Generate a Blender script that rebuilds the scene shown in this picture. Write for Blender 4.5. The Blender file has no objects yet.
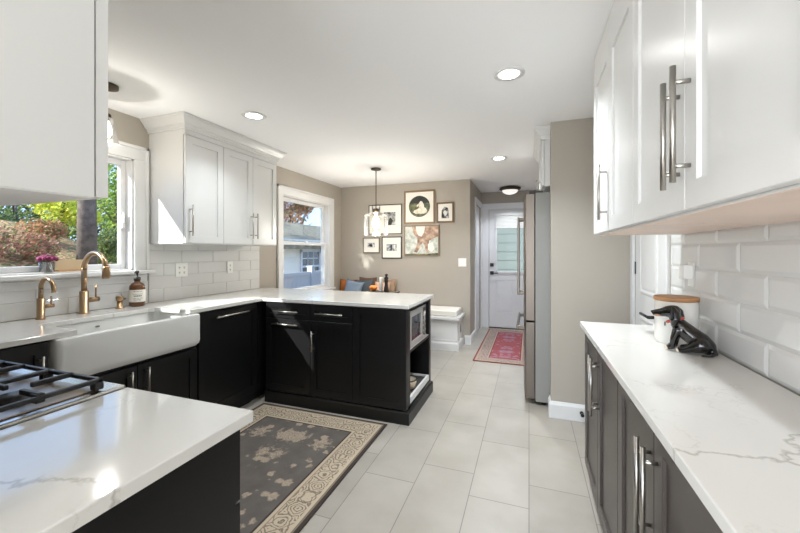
import bpy, bmesh, math, random
from mathutils import Vector, Matrix
random.seed(7)
C = bpy.context.scene.collection
SC = bpy.context.scene
R = math.radians
PI = math.pi
CEIL = 2.36

# ---------------------------------------------------------------- camera, sky, sun, exposure
cam_d = bpy.data.cameras.new('camera'); cam = bpy.data.objects.new('camera', cam_d); C.objects.link(cam)
cam_d.sensor_width = 36; cam_d.lens = 361/800*36; cam_d.shift_y = -14.5/800; cam_d.clip_start = 0.02; cam_d.clip_end = 200
cam.location = (0, 0, 1.32); cam.rotation_euler = (R(90), 0, math.atan(129/361))
SC.camera = cam

W = bpy.data.worlds.new('sky'); SC.world = W; W.use_nodes = True
nt = W.node_tree; nt.nodes.clear()
wo = nt.nodes.new('ShaderNodeOutputWorld'); bg = nt.nodes.new('ShaderNodeBackground')
tc = nt.nodes.new('ShaderNodeTexCoord'); sp = nt.nodes.new('ShaderNodeSeparateXYZ'); cr = nt.nodes.new('ShaderNodeValToRGB')
nt.links.new(tc.outputs['Generated'], sp.inputs[0]); nt.links.new(sp.outputs['Z'], cr.inputs[0])
e = cr.color_ramp.elements
e[0].position = 0.0; e[0].color = (0.48, 0.66, 0.95, 1); e[1].position = 0.6; e[1].color = (0.30, 0.50, 0.95, 1)
nt.links.new(cr.outputs[0], bg.inputs[0]); bg.inputs[1].default_value = .8
nt.links.new(bg.outputs[0], wo.inputs[0])

sd = bpy.data.lights.new('sun', 'SUN'); sun = bpy.data.objects.new('sun', sd); C.objects.link(sun)
sd.energy = 3.8; sd.angle = R(0.6); sd.color = (1.0, 0.98, 0.95)
sun.rotation_euler = Vector((0.75, 1.0, -0.85)).to_track_quat('-Z', 'Y').to_euler()

def area(name, loc, rot, sx, sy, power, col=(1, 1, 1), shape='RECTANGLE'):
    d = bpy.data.lights.new(name, 'AREA'); o = bpy.data.objects.new(name, d); C.objects.link(o)
    d.shape = shape; d.size = sx
    if shape == 'RECTANGLE': d.size_y = sy
    d.energy = power; d.color = col; o.location = loc; o.rotation_euler = rot
    if shape == 'DISK': d.spread = R(125)
    return o
# unseen fill lamps added behind the camera, standing in for window daylight
area('unseen_rear_fill', (-1.0, -2.62, 1.15), (R(90), 0, 0), 2.9, 2.0, 46, (0.92, 0.96, 1.0))
area('unseen_side_fill', (-2.80, -1.5, 1.3), (0, R(-90), 0), 1.7, 2.1, 16, (0.92, 0.96, 1.0))  # added lamp, brightens the room from the unseen rear left

SC.view_settings.view_transform = 'Standard'; SC.view_settings.look = 'None'
SC.view_settings.gamma = 1; SC.view_settings.exposure = 1.57; SC.view_settings.use_curve_mapping = False

# ---------------------------------------------------------------- materials
def s2l(c): return tuple(((v/255)/12.92 if v/255 <= .04045 else ((v/255+.055)/1.055)**2.4) for v in c)
def mat(name, col, rough=.5, metal=0, bump=0, bscale=60, var=0, vscale=6, spec=.5, emit=None, estr=0, coat=0, trans=0):
    m = bpy.data.materials.new(name); m.use_nodes = True
    n = m.node_tree.nodes; l = m.node_tree.links; b = n['Principled BSDF']
    c = s2l(col) if max(col) > 1 else col
    b.inputs['Base Color'].default_value = (*c, 1); b.inputs['Roughness'].default_value = rough
    b.inputs['Metallic'].default_value = metal; b.inputs['Specular IOR Level'].default_value = spec
    b.inputs['Coat Weight'].default_value = coat; b.inputs['Transmission Weight'].default_value = trans
    t = n.new('ShaderNodeTexCoord')
    if var:
        no = n.new('ShaderNodeTexNoise'); no.inputs['Scale'].default_value = vscale; no.inputs['Detail'].default_value = 4
        l.new(t.outputs['Object'], no.inputs['Vector'])
        r = n.new('ShaderNodeValToRGB'); r.color_ramp.elements[0].position = .3; r.color_ramp.elements[1].position = .7
        r.color_ramp.elements[0].color = (*[max(0, v*(1-var)) for v in c], 1); r.color_ramp.elements[1].color = (*[min(1, v*(1+var)) for v in c], 1)
        l.new(no.outputs[0], r.inputs[0]); l.new(r.outputs[0], b.inputs['Base Color'])
    if bump:
        no = n.new('ShaderNodeTexNoise'); no.inputs['Scale'].default_value = bscale; no.inputs['Detail'].default_value = 3
        l.new(t.outputs['Object'], no.inputs['Vector'])
        bu = n.new('ShaderNodeBump'); bu.inputs['Strength'].default_value = bump; bu.inputs['Distance'].default_value = .004
        l.new(no.outputs[0], bu.inputs['Height']); l.new(bu.outputs[0], b.inputs['Normal'])
    if emit: b.inputs['Emission Color'].default_value = (*emit, 1); b.inputs['Emission Strength'].default_value = estr
    return m

M = {}
M['wall'] = mat('taupe_paint', (172, 165, 154), .75, bump=.03, bscale=150, spec=.3)
M['ceil'] = mat('ceiling_paint', (246, 246, 246), .85, bump=.03, bscale=120, spec=.2)
M['trim'] = mat('white_trim_paint', (222, 222, 221), .35)
M['white_cab'] = mat('white_cabinet_paint', (216, 216, 214), .30, spec=.5)
M['under'] = mat('cabinet_underside_wood', (226, 205, 190), .5, var=.05)
M['black_cab'] = mat('black_cabinet_paint', (17, 17, 18), .38, spec=.45, bump=.02, bscale=90)
M['brown_cab'] = mat('dark_brown_cabinet_paint', (64, 56, 51), .36, spec=.6, bump=.02, bscale=90)
M['nickel'] = mat('brushed_nickel', (180, 176, 170), .28, 1)
M['brass'] = mat('champagne_bronze', (166, 140, 110), .28, 1)
M['steel'] = mat('stainless_steel', (112, 104, 96), .36, 1)
M['range_steel'] = mat('bright_range_steel', (186, 182, 176), .24, 1)
M['silver'] = mat('silver_microwave_finish', (186, 184, 180), .34, .35)
M['steel_side'] = mat('fridge_side_grey', (150, 149, 144), .5, .1)
M['fireclay'] = mat('white_fireclay', (222, 222, 219), .12, coat=.3)
M['iron'] = mat('black_cast_iron', (30, 30, 32), .45, bump=.2, bscale=300)
M['blk'] = mat('black_plastic', (18, 18, 19), .35)
M['blkgloss'] = mat('black_glazed', (14, 13, 13), .08, coat=.5)
M['grout'] = mat('grout', (196, 195, 190), .9)
M['tile'] = mat('white_glazed_tile', (218, 218, 216), .12, coat=.3, var=.015, vscale=3)
M['plate'] = mat('white_plastic', (240, 240, 236), .35)
M['slot'] = mat('outlet_slot_grey', (120, 118, 112), .5)
M['amber'] = mat('amber_glass', (92, 52, 16), .06, coat=.6)
M['label'] = mat('paper_label', (232, 228, 218), .7)
M['ink'] = mat('label_ink', (70, 66, 62), .7)
M['ceramic'] = mat('white_ceramic', (238, 236, 230), .25)
M['canwood'] = mat('acacia_lid_wood', (176, 128, 84), .5, var=.2, vscale=18)
M['leadlight'] = mat('lit_downlight', (255, 255, 255), .5, emit=(1, .98, .95), estr=14)
M['bulb'] = mat('lit_bulb', (255, 240, 215), .4, emit=(1, .82, .55), estr=9)
M['dome'] = mat('frosted_dome', (222, 220, 214), .4, emit=(1, .96, .9), estr=.25)
M['bronze'] = mat('dark_bronze', (86, 76, 64), .45, .8)
M['cushion'] = mat('cream_cushion', (224, 220, 212), .9, bump=.2, bscale=300)
M['rust'] = mat('rust_leather', (178, 104, 44), .6, var=.15, vscale=12)
M['blue'] = mat('slate_blue_fabric', (120, 134, 148), .9, bump=.3, bscale=250, var=.1)
M['slate'] = mat('charcoal_blue_fabric', (74, 82, 88), .9, bump=.3, bscale=250)
M['blush'] = mat('blush_fabric', (206, 168, 146), .9, bump=.3, bscale=250)
M['tan'] = mat('tan_fabric', (160, 134, 108), .9, bump=.3, bscale=250)
M['brownf'] = mat('brown_fabric', (104, 76, 56), .9, bump=.3, bscale=250)
M['pumpkin'] = mat('pumpkin_skin', (222, 128, 46), .5, var=.1)
M['wood'] = mat('oak_wood', (190, 146, 100), .5, var=.15, vscale=14)
M['darkwood'] = mat('dark_turned_wood', (52, 40, 32), .35)
M['gold'] = mat('gold_wood_frame', (136, 112, 84), .45, .2)
M['frameblk'] = mat('black_frame', (46, 42, 40), .4)
M['framebrn'] = mat('brown_frame', (116, 88, 62), .45)
M['framegry'] = mat('grey_wood_frame', (120, 110, 98), .5)
M['mat'] = mat('picture_mat', (236, 233, 224), .8)
M['ash'] = mat('range_burner_grey', (150, 132, 116), .3, .8)
M['copper'] = mat('copper', (196, 126, 88), .3, .9)
M['beige'] = mat('beige_stoneware', (206, 192, 170), .5)
M['darkmat'] = mat('dark_rubber_mat', (66, 62, 58), .8)
M['magenta'] = mat('magenta_petals', (124, 36, 80), .7, var=.3, vscale=60)
M['leafg'] = mat('leaf_green', (70, 96, 50), .6)
M['red'] = mat('red_glazed_collar', (196, 72, 60), .2)
M['door_white'] = mat('white_door_paint', (226, 227, 230), .4)
M['shade'] = mat('white_blind_fabric', (226, 226, 224), .8)
M['redbrown'] = mat('fridge_gasket', (70, 68, 66), .6)

def glass_mat(name, tint=(1, 1, 1), refl=.5, haze=0.0):
    m = bpy.data.materials.new(name); m.use_nodes = True; n = m.node_tree.nodes; l = m.node_tree.links; n.clear()
    o = n.new('ShaderNodeOutputMaterial'); tr = n.new('ShaderNodeBsdfTransparent'); tr.inputs[0].default_value = (*tint, 1)
    g = n.new('ShaderNodeBsdfGlossy'); g.inputs['Roughness'].default_value = .02
    f = n.new('ShaderNodeFresnel'); f.inputs[0].default_value = 1.45
    mu = n.new('ShaderNodeMath'); mu.operation = 'MULTIPLY'; mu.inputs[1].default_value = refl
    mx = n.new('ShaderNodeMixShader'); l.new(f.outputs[0], mu.inputs[0]); l.new(mu.outputs[0], mx.inputs[0])
    l.new(tr.outputs[0], mx.inputs[1]); l.new(g.outputs[0], mx.inputs[2])
    last = mx
    if haze:
        lw = n.new('ShaderNodeLayerWeight'); lw.inputs[0].default_value = .35
        df = n.new('ShaderNodeBsdfDiffuse'); df.inputs[0].default_value = (.85, .85, .82, 1)
        m2 = n.new('ShaderNodeMath'); m2.operation = 'MULTIPLY_ADD'; m2.inputs[1].default_value = haze; m2.inputs[2].default_value = .004
        l.new(lw.outputs['Facing'], m2.inputs[0])
        mx2 = n.new('ShaderNodeMixShader'); l.new(m2.outputs[0], mx2.inputs[0]); l.new(mx.outputs[0], mx2.inputs[1]); l.new(df.outputs[0], mx2.inputs[2]); last = mx2
    l.new(last.outputs[0], o.inputs[0]); return m
M['glass'] = glass_mat('window_glass', (.97, .99, .98), .12)
M['shadeglass'] = glass_mat('pendant_glass', (.97, .97, .95), .9, .03)
M['darkglass'] = mat('microwave_glass', (40, 46, 56), .06, coat=.5)

def quartz():
    m = mat('veined_white_quartz', (236, 234, 228), .10, coat=.2); n = m.node_tree.nodes; l = m.node_tree.links; b = n['Principled BSDF']
    t = n.new('ShaderNodeTexCoord')
    def vein(scale, width, dist, seed):
        mp = n.new('ShaderNodeMapping'); mp.inputs['Location'].default_value = seed; mp.inputs['Rotation'].default_value = (0, 0, .6)
        l.new(t.outputs['Object'], mp.inputs[0])
        nz = n.new('ShaderNodeTexNoise'); nz.inputs['Scale'].default_value = scale*1.6; nz.inputs['Detail'].default_value = 6; nz.inputs['Roughness'].default_value = .6
        l.new(mp.outputs[0], nz.inputs['Vector'])
        mixv = n.new('ShaderNodeMix'); mixv.data_type = 'VECTOR'; mixv.inputs[0].default_value = dist
        l.new(mp.outputs[0], mixv.inputs[4]); l.new(nz.outputs['Color'], mixv.inputs[5])
        v = n.new('ShaderNodeTexVoronoi'); v.feature = 'DISTANCE_TO_EDGE'; v.inputs['Scale'].default_value = scale
        l.new(mixv.outputs[1], v.inputs['Vector'])
        r = n.new('ShaderNodeMapRange'); r.inputs[1].default_value = 0; r.inputs[2].default_value = width; r.inputs[3].default_value = 1; r.inputs[4].default_value = 0
        l.new(v.outputs['Distance'], r.inputs[0])
        n2 = n.new('ShaderNodeTexNoise'); n2.inputs['Scale'].default_value = 2.3; l.new(mp.outputs[0], n2.inputs['Vector'])
        r2 = n.new('ShaderNodeMapRange'); r2.inputs[1].default_value = .42; r2.inputs[2].default_value = .56
        l.new(n2.outputs[0], r2.inputs[0])
        mu = n.new('ShaderNodeMath'); mu.operation = 'MULTIPLY'; l.new(r.outputs[0], mu.inputs[0]); l.new(r2.outputs[0], mu.inputs[1])
        return mu
    a = vein(1.7, .009, .25, (3.1, 1.2, 0)); c = vein(3.4, .012, .3, (7.7, 4.4, 0))
    k = n.new('ShaderNodeMath'); k.operation = 'MULTIPLY'; k.inputs[1].default_value = .45; l.new(c.outputs[0], k.inputs[0])
    mx = n.new('ShaderNodeMath'); mx.operation = 'MAXIMUM'; l.new(a.outputs[0], mx.inputs[0]); l.new(k.outputs[0], mx.inputs[1])
    mm = n.new('ShaderNodeMath'); mm.operation = 'MULTIPLY'; mm.inputs[1].default_value = .6; l.new(mx.outputs[0], mm.inputs[0])
    cl = n.new('ShaderNodeTexNoise'); cl.inputs['Scale'].default_value = 1.5; l.new(t.outputs['Object'], cl.inputs['Vector'])
    cr0 = n.new('ShaderNodeValToRGB'); cr0.color_ramp.elements[0].color = (*s2l((216, 214, 209)), 1); cr0.color_ramp.elements[1].color = (*s2l((224, 223, 219)), 1)
    l.new(cl.outputs[0], cr0.inputs[0])
    mc = n.new('ShaderNodeMix'); mc.data_type = 'RGBA'; l.new(mm.outputs[0], mc.inputs[0]); l.new(cr0.outputs[0], mc.inputs[6]); mc.inputs[7].default_value = (*s2l((150, 146, 134)), 1)
    l.new(mc.outputs[2], b.inputs['Base Color']); return m
M['quartz'] = quartz()

def floor_mat():
    m = mat('pale_floor_tile', (214, 208, 198), .32); n = m.node_tree.nodes; l = m.node_tree.links; b = n['Principled BSDF']
    t = n.new('ShaderNodeTexCoord'); s = n.new('ShaderNodeSeparateXYZ'); l.new(t.outputs['Object'], s.inputs[0])
    cmb = n.new('ShaderNodeCombineXYZ')
    def aff(src, k, o):
        x = n.new('ShaderNodeMath'); x.operation = 'MULTIPLY_ADD'; x.inputs[1].default_value = k; x.inputs[2].default_value = o; l.new(src, x.inputs[0]); return x.outputs[0]
    l.new(aff(s.outputs['Y'], 1, -1.97+6.05), cmb.inputs[0]); l.new(aff(s.outputs['X'], 1, 3.08), cmb.inputs[1])
    br = n.new('ShaderNodeTexBrick'); l.new(cmb.outputs[0], br.inputs['Vector'])
    br.offset = .667; br.offset_frequency = 2; br.squash = 1
    br.inputs['Scale'].default_value = 1; br.inputs['Brick Width'].default_value = .605; br.inputs['Row Height'].default_value = .308
    br.inputs['Mortar Size'].default_value = .0022; br.inputs['Mortar Smooth'].default_value = .2; br.inputs['Bias'].default_value = 0
    br.inputs['Color1'].default_value = (*s2l((166, 160, 151)), 1); br.inputs['Color2'].default_value = (*s2l((176, 170, 161)), 1)
    br.inputs['Mortar'].default_value = (*s2l((122, 118, 112)), 1)
    no = n.new('ShaderNodeTexNoise'); no.inputs['Scale'].default_value = 3.2; no.inputs['Detail'].default_value = 6; l.new(t.outputs['Object'], no.inputs['Vector'])
    r = n.new('ShaderNodeValToRGB'); r.color_ramp.elements[0].position = .35; r.color_ramp.elements[0].color = (.86, .85, .83, 1); r.color_ramp.elements[1].position = .65; r.color_ramp.elements[1].color = (1, 1, 1, 1)
    l.new(no.outputs[0], r.inputs[0])
    mx = n.new('ShaderNodeMix'); mx.data_type = 'RGBA'; mx.blend_type = 'MULTIPLY'; mx.inputs[0].default_value = 1
    l.new(br.outputs['Color'], mx.inputs[6]); l.new(r.outputs[0], mx.inputs[7]); l.new(mx.outputs[2], b.inputs['Base Color'])
    return m
M['floor'] = floor_mat()

def rug_mat(name, hx, hy, field, blot, edge, border, bdark, bands, vs, fieldnoise=.35):
    """object coords centred on the rug; bands = (edge width, border end, inner line end)"""
    m = mat(name, (100, 90, 90), .95, spec=.1, bump=.6, bscale=400); n = m.node_tree.nodes; l = m.node_tree.links; b = n['Principled BSDF']
    t = n.new('ShaderNodeTexCoord'); s = n.new('ShaderNodeSeparateXYZ'); l.new(t.outputs['Object'], s.inputs[0])
    def ma(op, a, bb=None, cc=None):
        x = n.new('ShaderNodeMath'); x.operation = op
        for i, v in enumerate((a, bb, cc)):
            if v is None: continue
            if isinstance(v, (int, float)): x.inputs[i].default_value = v
            else: l.new(v, x.inputs[i])
        return x.outputs[0]
    dx = ma('SUBTRACT', hx, ma('ABSOLUTE', s.outputs['X'])); dy = ma('SUBTRACT', hy, ma('ABSOLUTE', s.outputs['Y']))
    d = ma('MINIMUM', dx, dy)
    def mix(f, a, c):
        x = n.new('ShaderNodeMix'); x.data_type = 'RGBA'
        for i, v in ((0, f), (6, a), (7, c)):
            if isinstance(v, tuple): x.inputs[i].default_value = (*s2l(v), 1)
            elif isinstance(v, (int, float)): x.inputs[i].default_value = v
            else: l.new(v, x.inputs[i])
        return x.outputs[2]
    def absv():   # mirror symmetric pattern coordinates
        cb = n.new('ShaderNodeCombineXYZ'); l.new(ma('ABSOLUTE', s.outputs['X']), cb.inputs[0]); l.new(ma('ABSOLUTE', s.outputs['Y']), cb.inputs[1]); return cb.outputs[0]
    av = absv()
    nz = n.new('ShaderNodeTexNoise'); nz.inputs['Scale'].default_value = 26; nz.inputs['Detail'].default_value = 3; l.new(av, nz.inputs['Vector'])
    def blobs(scale, thr, soft, rnd, jitter):
        v = n.new('ShaderNodeTexVoronoi'); v.feature = 'F1'; v.inputs['Scale'].default_value = scale; v.inputs['Randomness'].default_value = rnd; l.new(av, v.inputs['Vector'])
        dd = ma('MULTIPLY_ADD', nz.outputs[0], jitter, v.outputs['Distance'])
        r = n.new('ShaderNodeMapRange'); r.inputs[1].default_value = thr-soft; r.inputs[2].default_value = thr+soft; r.inputs[3].default_value = 1; r.inputs[4].default_value = 0
        l.new(dd, r.inputs[0]); return r.outputs[0]
    big = blobs(vs, .63, .05, .5, .62); small = blobs(vs*2.6, .60, .05, .8, .55)
    thread = n.new('ShaderNodeTexNoise'); thread.inputs['Scale'].default_value = 90; l.new(t.outputs['Object'], thread.inputs['Vector'])
    fmot = n.new('ShaderNodeTexNoise'); fmot.inputs['Scale'].default_value = 9; fmot.inputs['Detail'].default_value = 8; l.new(t.outputs['Object'], fmot.inputs['Vector'])
    f0 = mix(ma('MULTIPLY', fmot.outputs[0], fieldnoise*2), field, tuple(int(v*.55) for v in field))
    f1 = mix(ma('MULTIPLY', ma('MAXIMUM', ma('MULTIPLY', big, ma('MULTIPLY_ADD', ma('SINE', ma('MULTIPLY', nz.outputs[0], 40.0)), .3, .7)), ma('MULTIPLY', small, .8)), ma('MULTIPLY_ADD', thread.outputs[0], 1.1, .15)), f0, blot)
    # border pattern
    v2 = n.new('ShaderNodeTexVoronoi'); v2.feature = 'F1'; v2.inputs['Scale'].default_value = 11; v2.inputs['Randomness'].default_value = .45; l.new(av, v2.inputs['Vector'])
    rose = ma('SINE', ma('MULTIPLY_ADD', nz.outputs[0], 14.0, ma('MULTIPLY', v2.outputs['Distance'], 34.0)))
    r3 = n.new('ShaderNodeMapRange'); r3.inputs[1].default_value = .1; r3.inputs[2].default_value = .5; r3.inputs[3].default_value = 0; r3.inputs[4].default_value = .8; l.new(rose, r3.inputs[0])
    r3 = type('o', (), {'outputs': [ma('MULTIPLY', r3.outputs[0], ma('MULTIPLY_ADD', thread.outputs[0], 1.2, .3))]})
    bcol = mix(r3.outputs[0], border, bdark)
    def lt(x): return ma('LESS_THAN', d, x)
    w0, w1, w2 = bands
    col = f1
    col = mix(lt(w2+.012), col, edge)
    col = mix(lt(w2), col, border)
    col = mix(lt(w2-.018), col, tuple(int(.5*(a+c)) for a, c in zip(border, bdark)))
    col = mix(lt(w2-.024), col, bcol)
    col = mix(lt(w0+.03), col, border)
    col = mix(lt(w0+.012), col, tuple(int(.5*(a+c)) for a, c in zip(border, edge)))
    col = mix(lt(w0), col, edge)
    l.new(col, b.inputs['Base Color']); return m

# ---------------------------------------------------------------- mesh helpers
class MB:
    """collects geometry (multi-material) in one bmesh"""
    def __init__(s): s.b = bmesh.new(); s.mi = 0
    def _new(s, vs, mtx=None):
        if mtx is not None: bmesh.ops.transform(s.b, matrix=mtx, verts=vs)
    def box(s, x0, x1, y0, y1, z0, z1):
        if x0 > x1: x0, x1 = x1, x0
        if y0 > y1: y0, y1 = y1, y0
        if z0 > z1: z0, z1 = z1, z0
        v = [s.b.verts.new(p) for p in ((x0,y0,z0),(x1,y0,z0),(x1,y1,z0),(x0,y1,z0),(x0,y0,z1),(x1,y0,z1),(x1,y1,z1),(x0,y1,z1))]
        for f in ((0,3,2,1),(4,5,6,7),(0,1,5,4),(1,2,6,5),(2,3,7,6),(3,0,4,7)):
            F = s.b.faces.new([v[i] for i in f]); F.material_index = s.mi
        return s
    def prism(s, pts, z0, z1):
        lo = [s.b.verts.new((x, y, z0)) for x, y in pts]; hi = [s.b.verts.new((x, y, z1)) for x, y in pts]
        fs = [s.b.faces.new(lo[::-1]), s.b.faces.new(hi)]
        n = len(pts)
        for i in range(n): fs.append(s.b.faces.new((lo[i], lo[(i+1) % n], hi[(i+1) % n], hi[i])))
        for f in fs: f.material_index = s.mi
        return s
    def lathe(s, prof, c=(0, 0, 0), seg=32, axis='z', caps=True, smooth=True, squash=None):
        rings = []
        for r, h in prof:
            ring = []
            for i in range(seg):
                a = 2*PI*i/seg; x, y = r*math.cos(a), r*math.sin(a)
                if squash: x *= squash[0]; y *= squash[1]
                p = (x, y, h) if axis == 'z' else ((h, x, y) if axis == 'x' else (y, h, x))
                ring.append(s.b.verts.new((p[0]+c[0], p[1]+c[1], p[2]+c[2])))
            rings.append(ring)
        for a, bb in zip(rings, rings[1:]):
            for i in range(seg):
                f = s.b.faces.new((a[i], a[(i+1) % seg], bb[(i+1) % seg], bb[i])); f.smooth = smooth; f.material_index = s.mi
        if caps:
            for ring, rev in ((rings[0], True), (rings[-1], False)):
                f = s.b.faces.new(ring[::-1] if rev else ring); f.material_index = s.mi
        return s
    def tube(s, pts, r, seg=14, caps=True):
        pts = [Vector(p) for p in pts]; n = len(pts)
        rs = r if isinstance(r, (list, tuple)) else [r]*n
        rings = []; up = None
        for i, p in enumerate(pts):
            t = (pts[min(i+1, n-1)]-pts[max(i-1, 0)]).normalized()
            if up is None: up = Vector((0, 0, 1)) if abs(t.z) < .9 else Vector((1, 0, 0))
            a = (up - t*up.dot(t)).normalized(); bb = t.cross(a); up = a
            rings.append([s.b.verts.new(p + rs[i]*(math.cos(2*PI*k/seg)*a + math.sin(2*PI*k/seg)*bb)) for k in range(seg)])
        for a, bb in zip(rings, rings[1:]):
            for i in range(seg):
                f = s.b.faces.new((a[i], a[(i+1) % seg], bb[(i+1) % seg], bb[i])); f.smooth = True; f.material_index = s.mi
        if caps:
            s.b.faces.new(rings[0][::-1]).material_index = s.mi; s.b.faces.new(rings[-1]).material_index = s.mi
        return s
    def ball(s, c, rx, ry=None, rz=None, seg=20, rot=None):
        ry = ry or rx; rz = rz or rx
        m = Matrix.Translation(c) @ (rot.to_4x4() if rot else Matrix()) @ Matrix.Diagonal((rx, ry, rz, 1))
        r = bmesh.ops.create_uvsphere(s.b, u_segments=seg, v_segments=seg//2+2, radius=1, matrix=m)
        for v in r['verts']:
            for f in v.link_faces: f.smooth = True; f.material_index = s.mi
        return s
    def sweep(s, path, prof, closed=False):
        """path: 2D points; prof: (out, z) with out measured to the LEFT of travel; mitred"""
        n = len(path); P = [Vector(p) for p in path]; rings = []
        for i in range(n):
            d1 = (P[i]-P[i-1]).normalized() if i > 0 or closed else None
            d2 = (P[(i+1) % n]-P[i]).normalized() if i < n-1 or closed else None
            d1 = d1 or d2; d2 = d2 or d1
            n1 = Vector((-d1.y, d1.x)); n2 = Vector((-d2.y, d2.x)); mt = (n1+n2)
            mt = mt/(mt.dot(n1)) if mt.length > 1e-6 else n1
            rings.append([s.b.verts.new((P[i].x+mt.x*o, P[i].y+mt.y*o, z)) for o, z in prof])
        m = len(prof)
        for a, bb in zip(rings, rings[1:]+([rings[0]] if closed else [])):
            for i in range(m): s.b.faces.new((a[i], a[(i+1) % m], bb[(i+1) % m], bb[i])).material_index = s.mi
        if not closed:
            s.b.faces.new(rings[0][::-1]).material_index = s.mi; s.b.faces.new(rings[-1]).material_index = s.mi
        return s
    def build(s, name, mats, parent=None, bevel=0, shift=None, seg=2, fix=True):
        if fix: bmesh.ops.recalc_face_normals(s.b, faces=s.b.faces[:])
        if shift is not None: bmesh.ops.translate(s.b, vec=-Vector(shift), verts=s.b.verts[:])
        me = bpy.data.meshes.new(name); s.b.to_mesh(me); s.b.free()
        for m in (mats if isinstance(mats, (list, tuple)) else [mats]): me.materials.append(m)
        o = bpy.data.objects.new(name, me); C.objects.link(o)
        if parent is not None: o.parent = parent
        if bevel:
            bm = o.modifiers.new('bevel', 'BEVEL'); bm.width = bevel; bm.segments = seg; bm.limit_method = 'ANGLE'; bm.angle_limit = R(40); bm.harden_normals = False
        return o

def tag(o, label=None, cat=None, group=None, kind=None):
    if label: o['label'] = label
    if cat: o['category'] = cat
    if group: o['group'] = group
    if kind: o['kind'] = kind
    return o
def thing(name, loc=(0, 0, 0), rz=0, label=None, cat=None, group=None, kind=None):
    o = bpy.data.objects.new(name, None); C.objects.link(o); o.location = loc; o.rotation_euler = (0, 0, rz); o.empty_display_size = .1
    return tag(o, label, cat, group, kind)
def struct(o): o['kind'] = 'structure'; return o
def dup(o, parent=None):
    c = o.copy(); C.objects.link(c); c.parent = parent
    for ch in [x for x in bpy.data.objects if x.parent == o]: dup(ch, c)
    return c

# ---------------------------------------------------------------- the room shell
XL, XR = -2.86, 0.73
YG = 5.18      # gallery wall
YH = 6.45      # hall end wall
YS = 3.13      # stub wall near face
YN = 0.10      # partition behind the range
struct(MB().box(-3.0, .9, -2.9, 7.0, -.1, 0).build('floor', M['floor']))
struct(MB().box(-3.0, .9, -2.9, 6.6, CEIL, CEIL+.12).build('ceiling', M['ceil']))

W1 = (0.86, 1.92, 1.18, 2.03)    # sink window opening y0 y1 z0 z1
W2 = (3.70, 4.80, 0.78, 2.03)    # dining window
m = MB()
ya = -2.9
for (y0, y1, z0, z1) in ((-2.6, -.4, .35, 2.15), W1, W2):  # first opening is unseen, added so sun bounces off the rear floor
    m.box(XL-.14, XL, ya, y0, 0, CEIL); m.box(XL-.14, XL, y0, y1, 0, z0); m.box(XL-.14, XL, y0, y1, z1, CEIL); ya = y1
m.box(XL-.14, XL, ya, YG+.12, 0, CEIL)
struct(m.build('wall_left', M['wall']))
struct(MB().box(XL, -.79, YG, YG+.12, 0, CEIL).build('wall_back', M['wall']))
# hall side wall (faces +X) with the cased side doorway
struct(MB().box(-.91, -.79, YG+.12, 5.72, 0, CEIL).box(-.91, -.79, 5.72, 6.36, 2.08, CEIL).box(-.91, -.79, 6.36, YH+.12, 0, CEIL).build('wall_hall_side', M['wall']))
struct(MB().box(-.79, -.665, YH, YH+.12, 0, CEIL).box(-.665, .25, YH, YH+.12, 2.06, CEIL).box(.25, .87, YH, YH+.12, 0, CEIL).build('wall_hall_end', M['wall']))
struct(MB().box(.165, .73, YS, YS+.12, 0, CEIL).build('wall_stub', M['wall']))
D2 = (2.46, 3.06, 2.04)
struct(MB().box(XR, XR+.14, -2.9, D2[0], 0, CEIL).box(XR, XR+.14, D2[0], D2[1], D2[2], CEIL).box(XR, XR+.14, D2[1], YH+.12, 0, CEIL).build('wall_right', M['wall']))
struct(MB().box(XL, -.72, YN-.12, YN, 0, CEIL).build('wall_partition', M['wall']))
struct(MB().box(XL, -2.5, -2.9, -2.76, 0, CEIL).box(-2.5, .5, -2.9, -2.76, 2.12, CEIL).box(.5, XR, -2.9, -2.76, 0, CEIL).build('wall_front', M['wall']))

# baseboards
BP = [(0, 0), (.016, 0), (.016, .105), (.010, .118), (.006, .13), (0, .13)]
struct(MB().sweep([(-.865, YG), (-.79, YG), (-.79, 5.63)], [(-o, z) for o, z in BP]).build("baseboard_back", M["trim"]))
struct(MB().sweep([(.165, YS+.12), (.165, YS), (.70, YS)], [(-o, z) for o, z in BP]).build('baseboard_stub', M['trim']))
struct(MB().sweep([(XL, 3.40), (XL, 4.70)], [(-o, z) for o, z in BP]).build('baseboard_left', M['trim']))

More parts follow.
